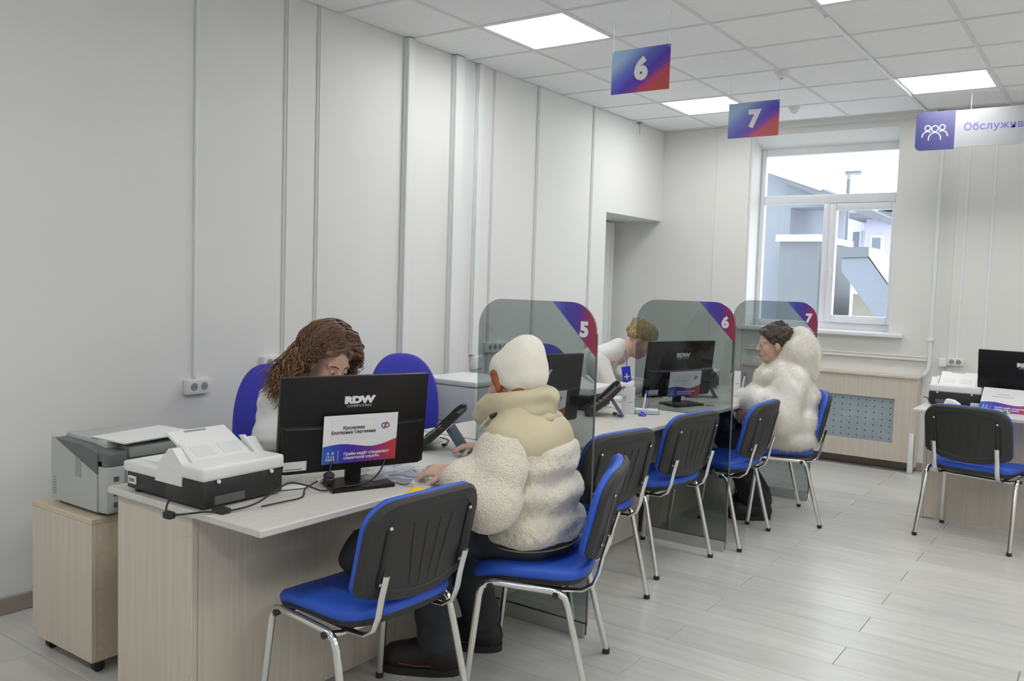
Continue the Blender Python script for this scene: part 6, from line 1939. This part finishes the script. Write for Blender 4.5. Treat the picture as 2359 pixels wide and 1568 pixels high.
q = MB(); q.tube([tuple(c + Vector(H.A[:, 1]) * 0.027 * math.cos(a) + Vector(H.A[:, 2]) * 0.027 * math.sin(a)) for a in [2 * math.pi * i / 14 for i in range(14)]], 0.006, n=6, closed=True)
obj('hair_tie', q, M_['offwhite'], hr, 180)
v = Vol((0.45, 1.25, 0.45), (1.45, 2.25, 1.12), 0.006)
v.ell(fr(0, 0, 0.57), (0.14, 0.19, 0.12), fr.A, 0.03)
v.rc(fr(0.0, 0, 0.60), fr(0.19, 0.02, 0.86), 0.14, 0.135, 0.05)
v.ell(fr(0.21, 0.02, 0.88), (0.13, 0.18, 0.13), fr.A, 0.05)
v.ell(fr(0.27, 0.02, 0.965), (0.13, 0.16, 0.085), fr.A, 0.06)
for s in (-1, 1):
    v.rc(fr(0.385, 0.03 + 0.03 * s, 1.045), fr(0.29, 0.02 + 0.15 * s, 0.995), 0.064, 0.070, 0.04)
v.wrinkle(0.012, 26, 91)
sh_ = npobj('shirt', *v.mesh(), M_['shirt'], pr4)
for s, S0, E0, W0_ in ((1, (0.29, 0.19, 0.965), (0.36, 0.25, 0.80), (0.53, 0.11, 0.81)), (-1, (0.29, -0.165, 0.965), (0.38, -0.21, 0.79), (0.54, -0.09, 0.81))):
    P3 = [fr(*S0), fr(*E0), fr(*W0_)]
    v = Vol(np.min(P3, 0) - 0.12, np.max(P3, 0) + 0.12, 0.006)
    v.rc(P3[0], P3[1], 0.072, 0.062, 0.03); v.rc(P3[1], P3[2], 0.060, 0.046, 0.03)
    v.wrinkle(0.013, 32, 93 + s)
    npobj('sleeve', *v.mesh(), M_['shirt'], sh_)
v = Vol((0.45, 1.25, 0.03), (1.40, 2.20, 0.70), 0.008)
v.ell(fr(-0.01, 0, 0.54), (0.14, 0.18, 0.085), fr.A, 0.03)
for s in (-1, 1):
    v.rc(fr(0, 0.09 * s, 0.54), fr(0.40, 0.10 * s, 0.53), 0.092, 0.072, 0.04)
    v.rc(fr(0.40, 0.10 * s, 0.53), fr(0.36, 0.10 * s, 0.11), 0.07, 0.06, 0.03)
npobj('trousers', *v.mesh(), M_['darktrouser'], pr4)
for s in (-1, 1):
    boot(pr4, fr(0.31, 0.10 * s, 0)[:2], fr(0.55, 0.115 * s, 0)[:2], 0.10, 0.044, name='shoe')
# staff badge on a blue ribbon
t = thing('staff_badge', 'blue and white staff badge hanging from the blond clerk\'s neck', 'badge', (1.20, 1.70, 0.87))
bc = Vector((1.165, 1.73, 0.892))
T = Matrix.Translation(bc) @ Matrix.Rotation(math.radians(36), 4, 'Z') @ Matrix.Rotation(math.radians(-8), 4, 'Y')
obj('card', MB().rbox(-0.028, 0.028, -0.002, 0.002, -0.055, 0.05, 0.0015, 1, M=T), M_['penblue'], t)
obj('print', MB().box(-0.018, 0.018, -0.0032, -0.0021, -0.02, -0.012, M=T).box(-0.004, 0.004, -0.0032, -0.0021, -0.035, 0.005, M=T), M_['digit'], t)
obj('ribbon', MB().tube([tuple(bc + Vector((0, 0, 0.05))), tuple(bc + Vector((-0.02, 0.03, 0.10))), tuple(bc + Vector((-0.05, 0.06, 0.155)))], 0.003, n=6, flat=0.3), M_['penblue'], t)
t = thing('white_forms', 'white forms piled in front of the blond clerk', 'paper', (1.2, 1.45, 0.75))
for i in range(3):
    obj('sheet', MB().box(-0.10, 0.10, -0.14, 0.14, 0.0006 + 0.006 * i, 0.0056 + 0.006 * i, M=place((1.19, 1.55, 0.75), 0.2 * i)), M_['paper'], t)
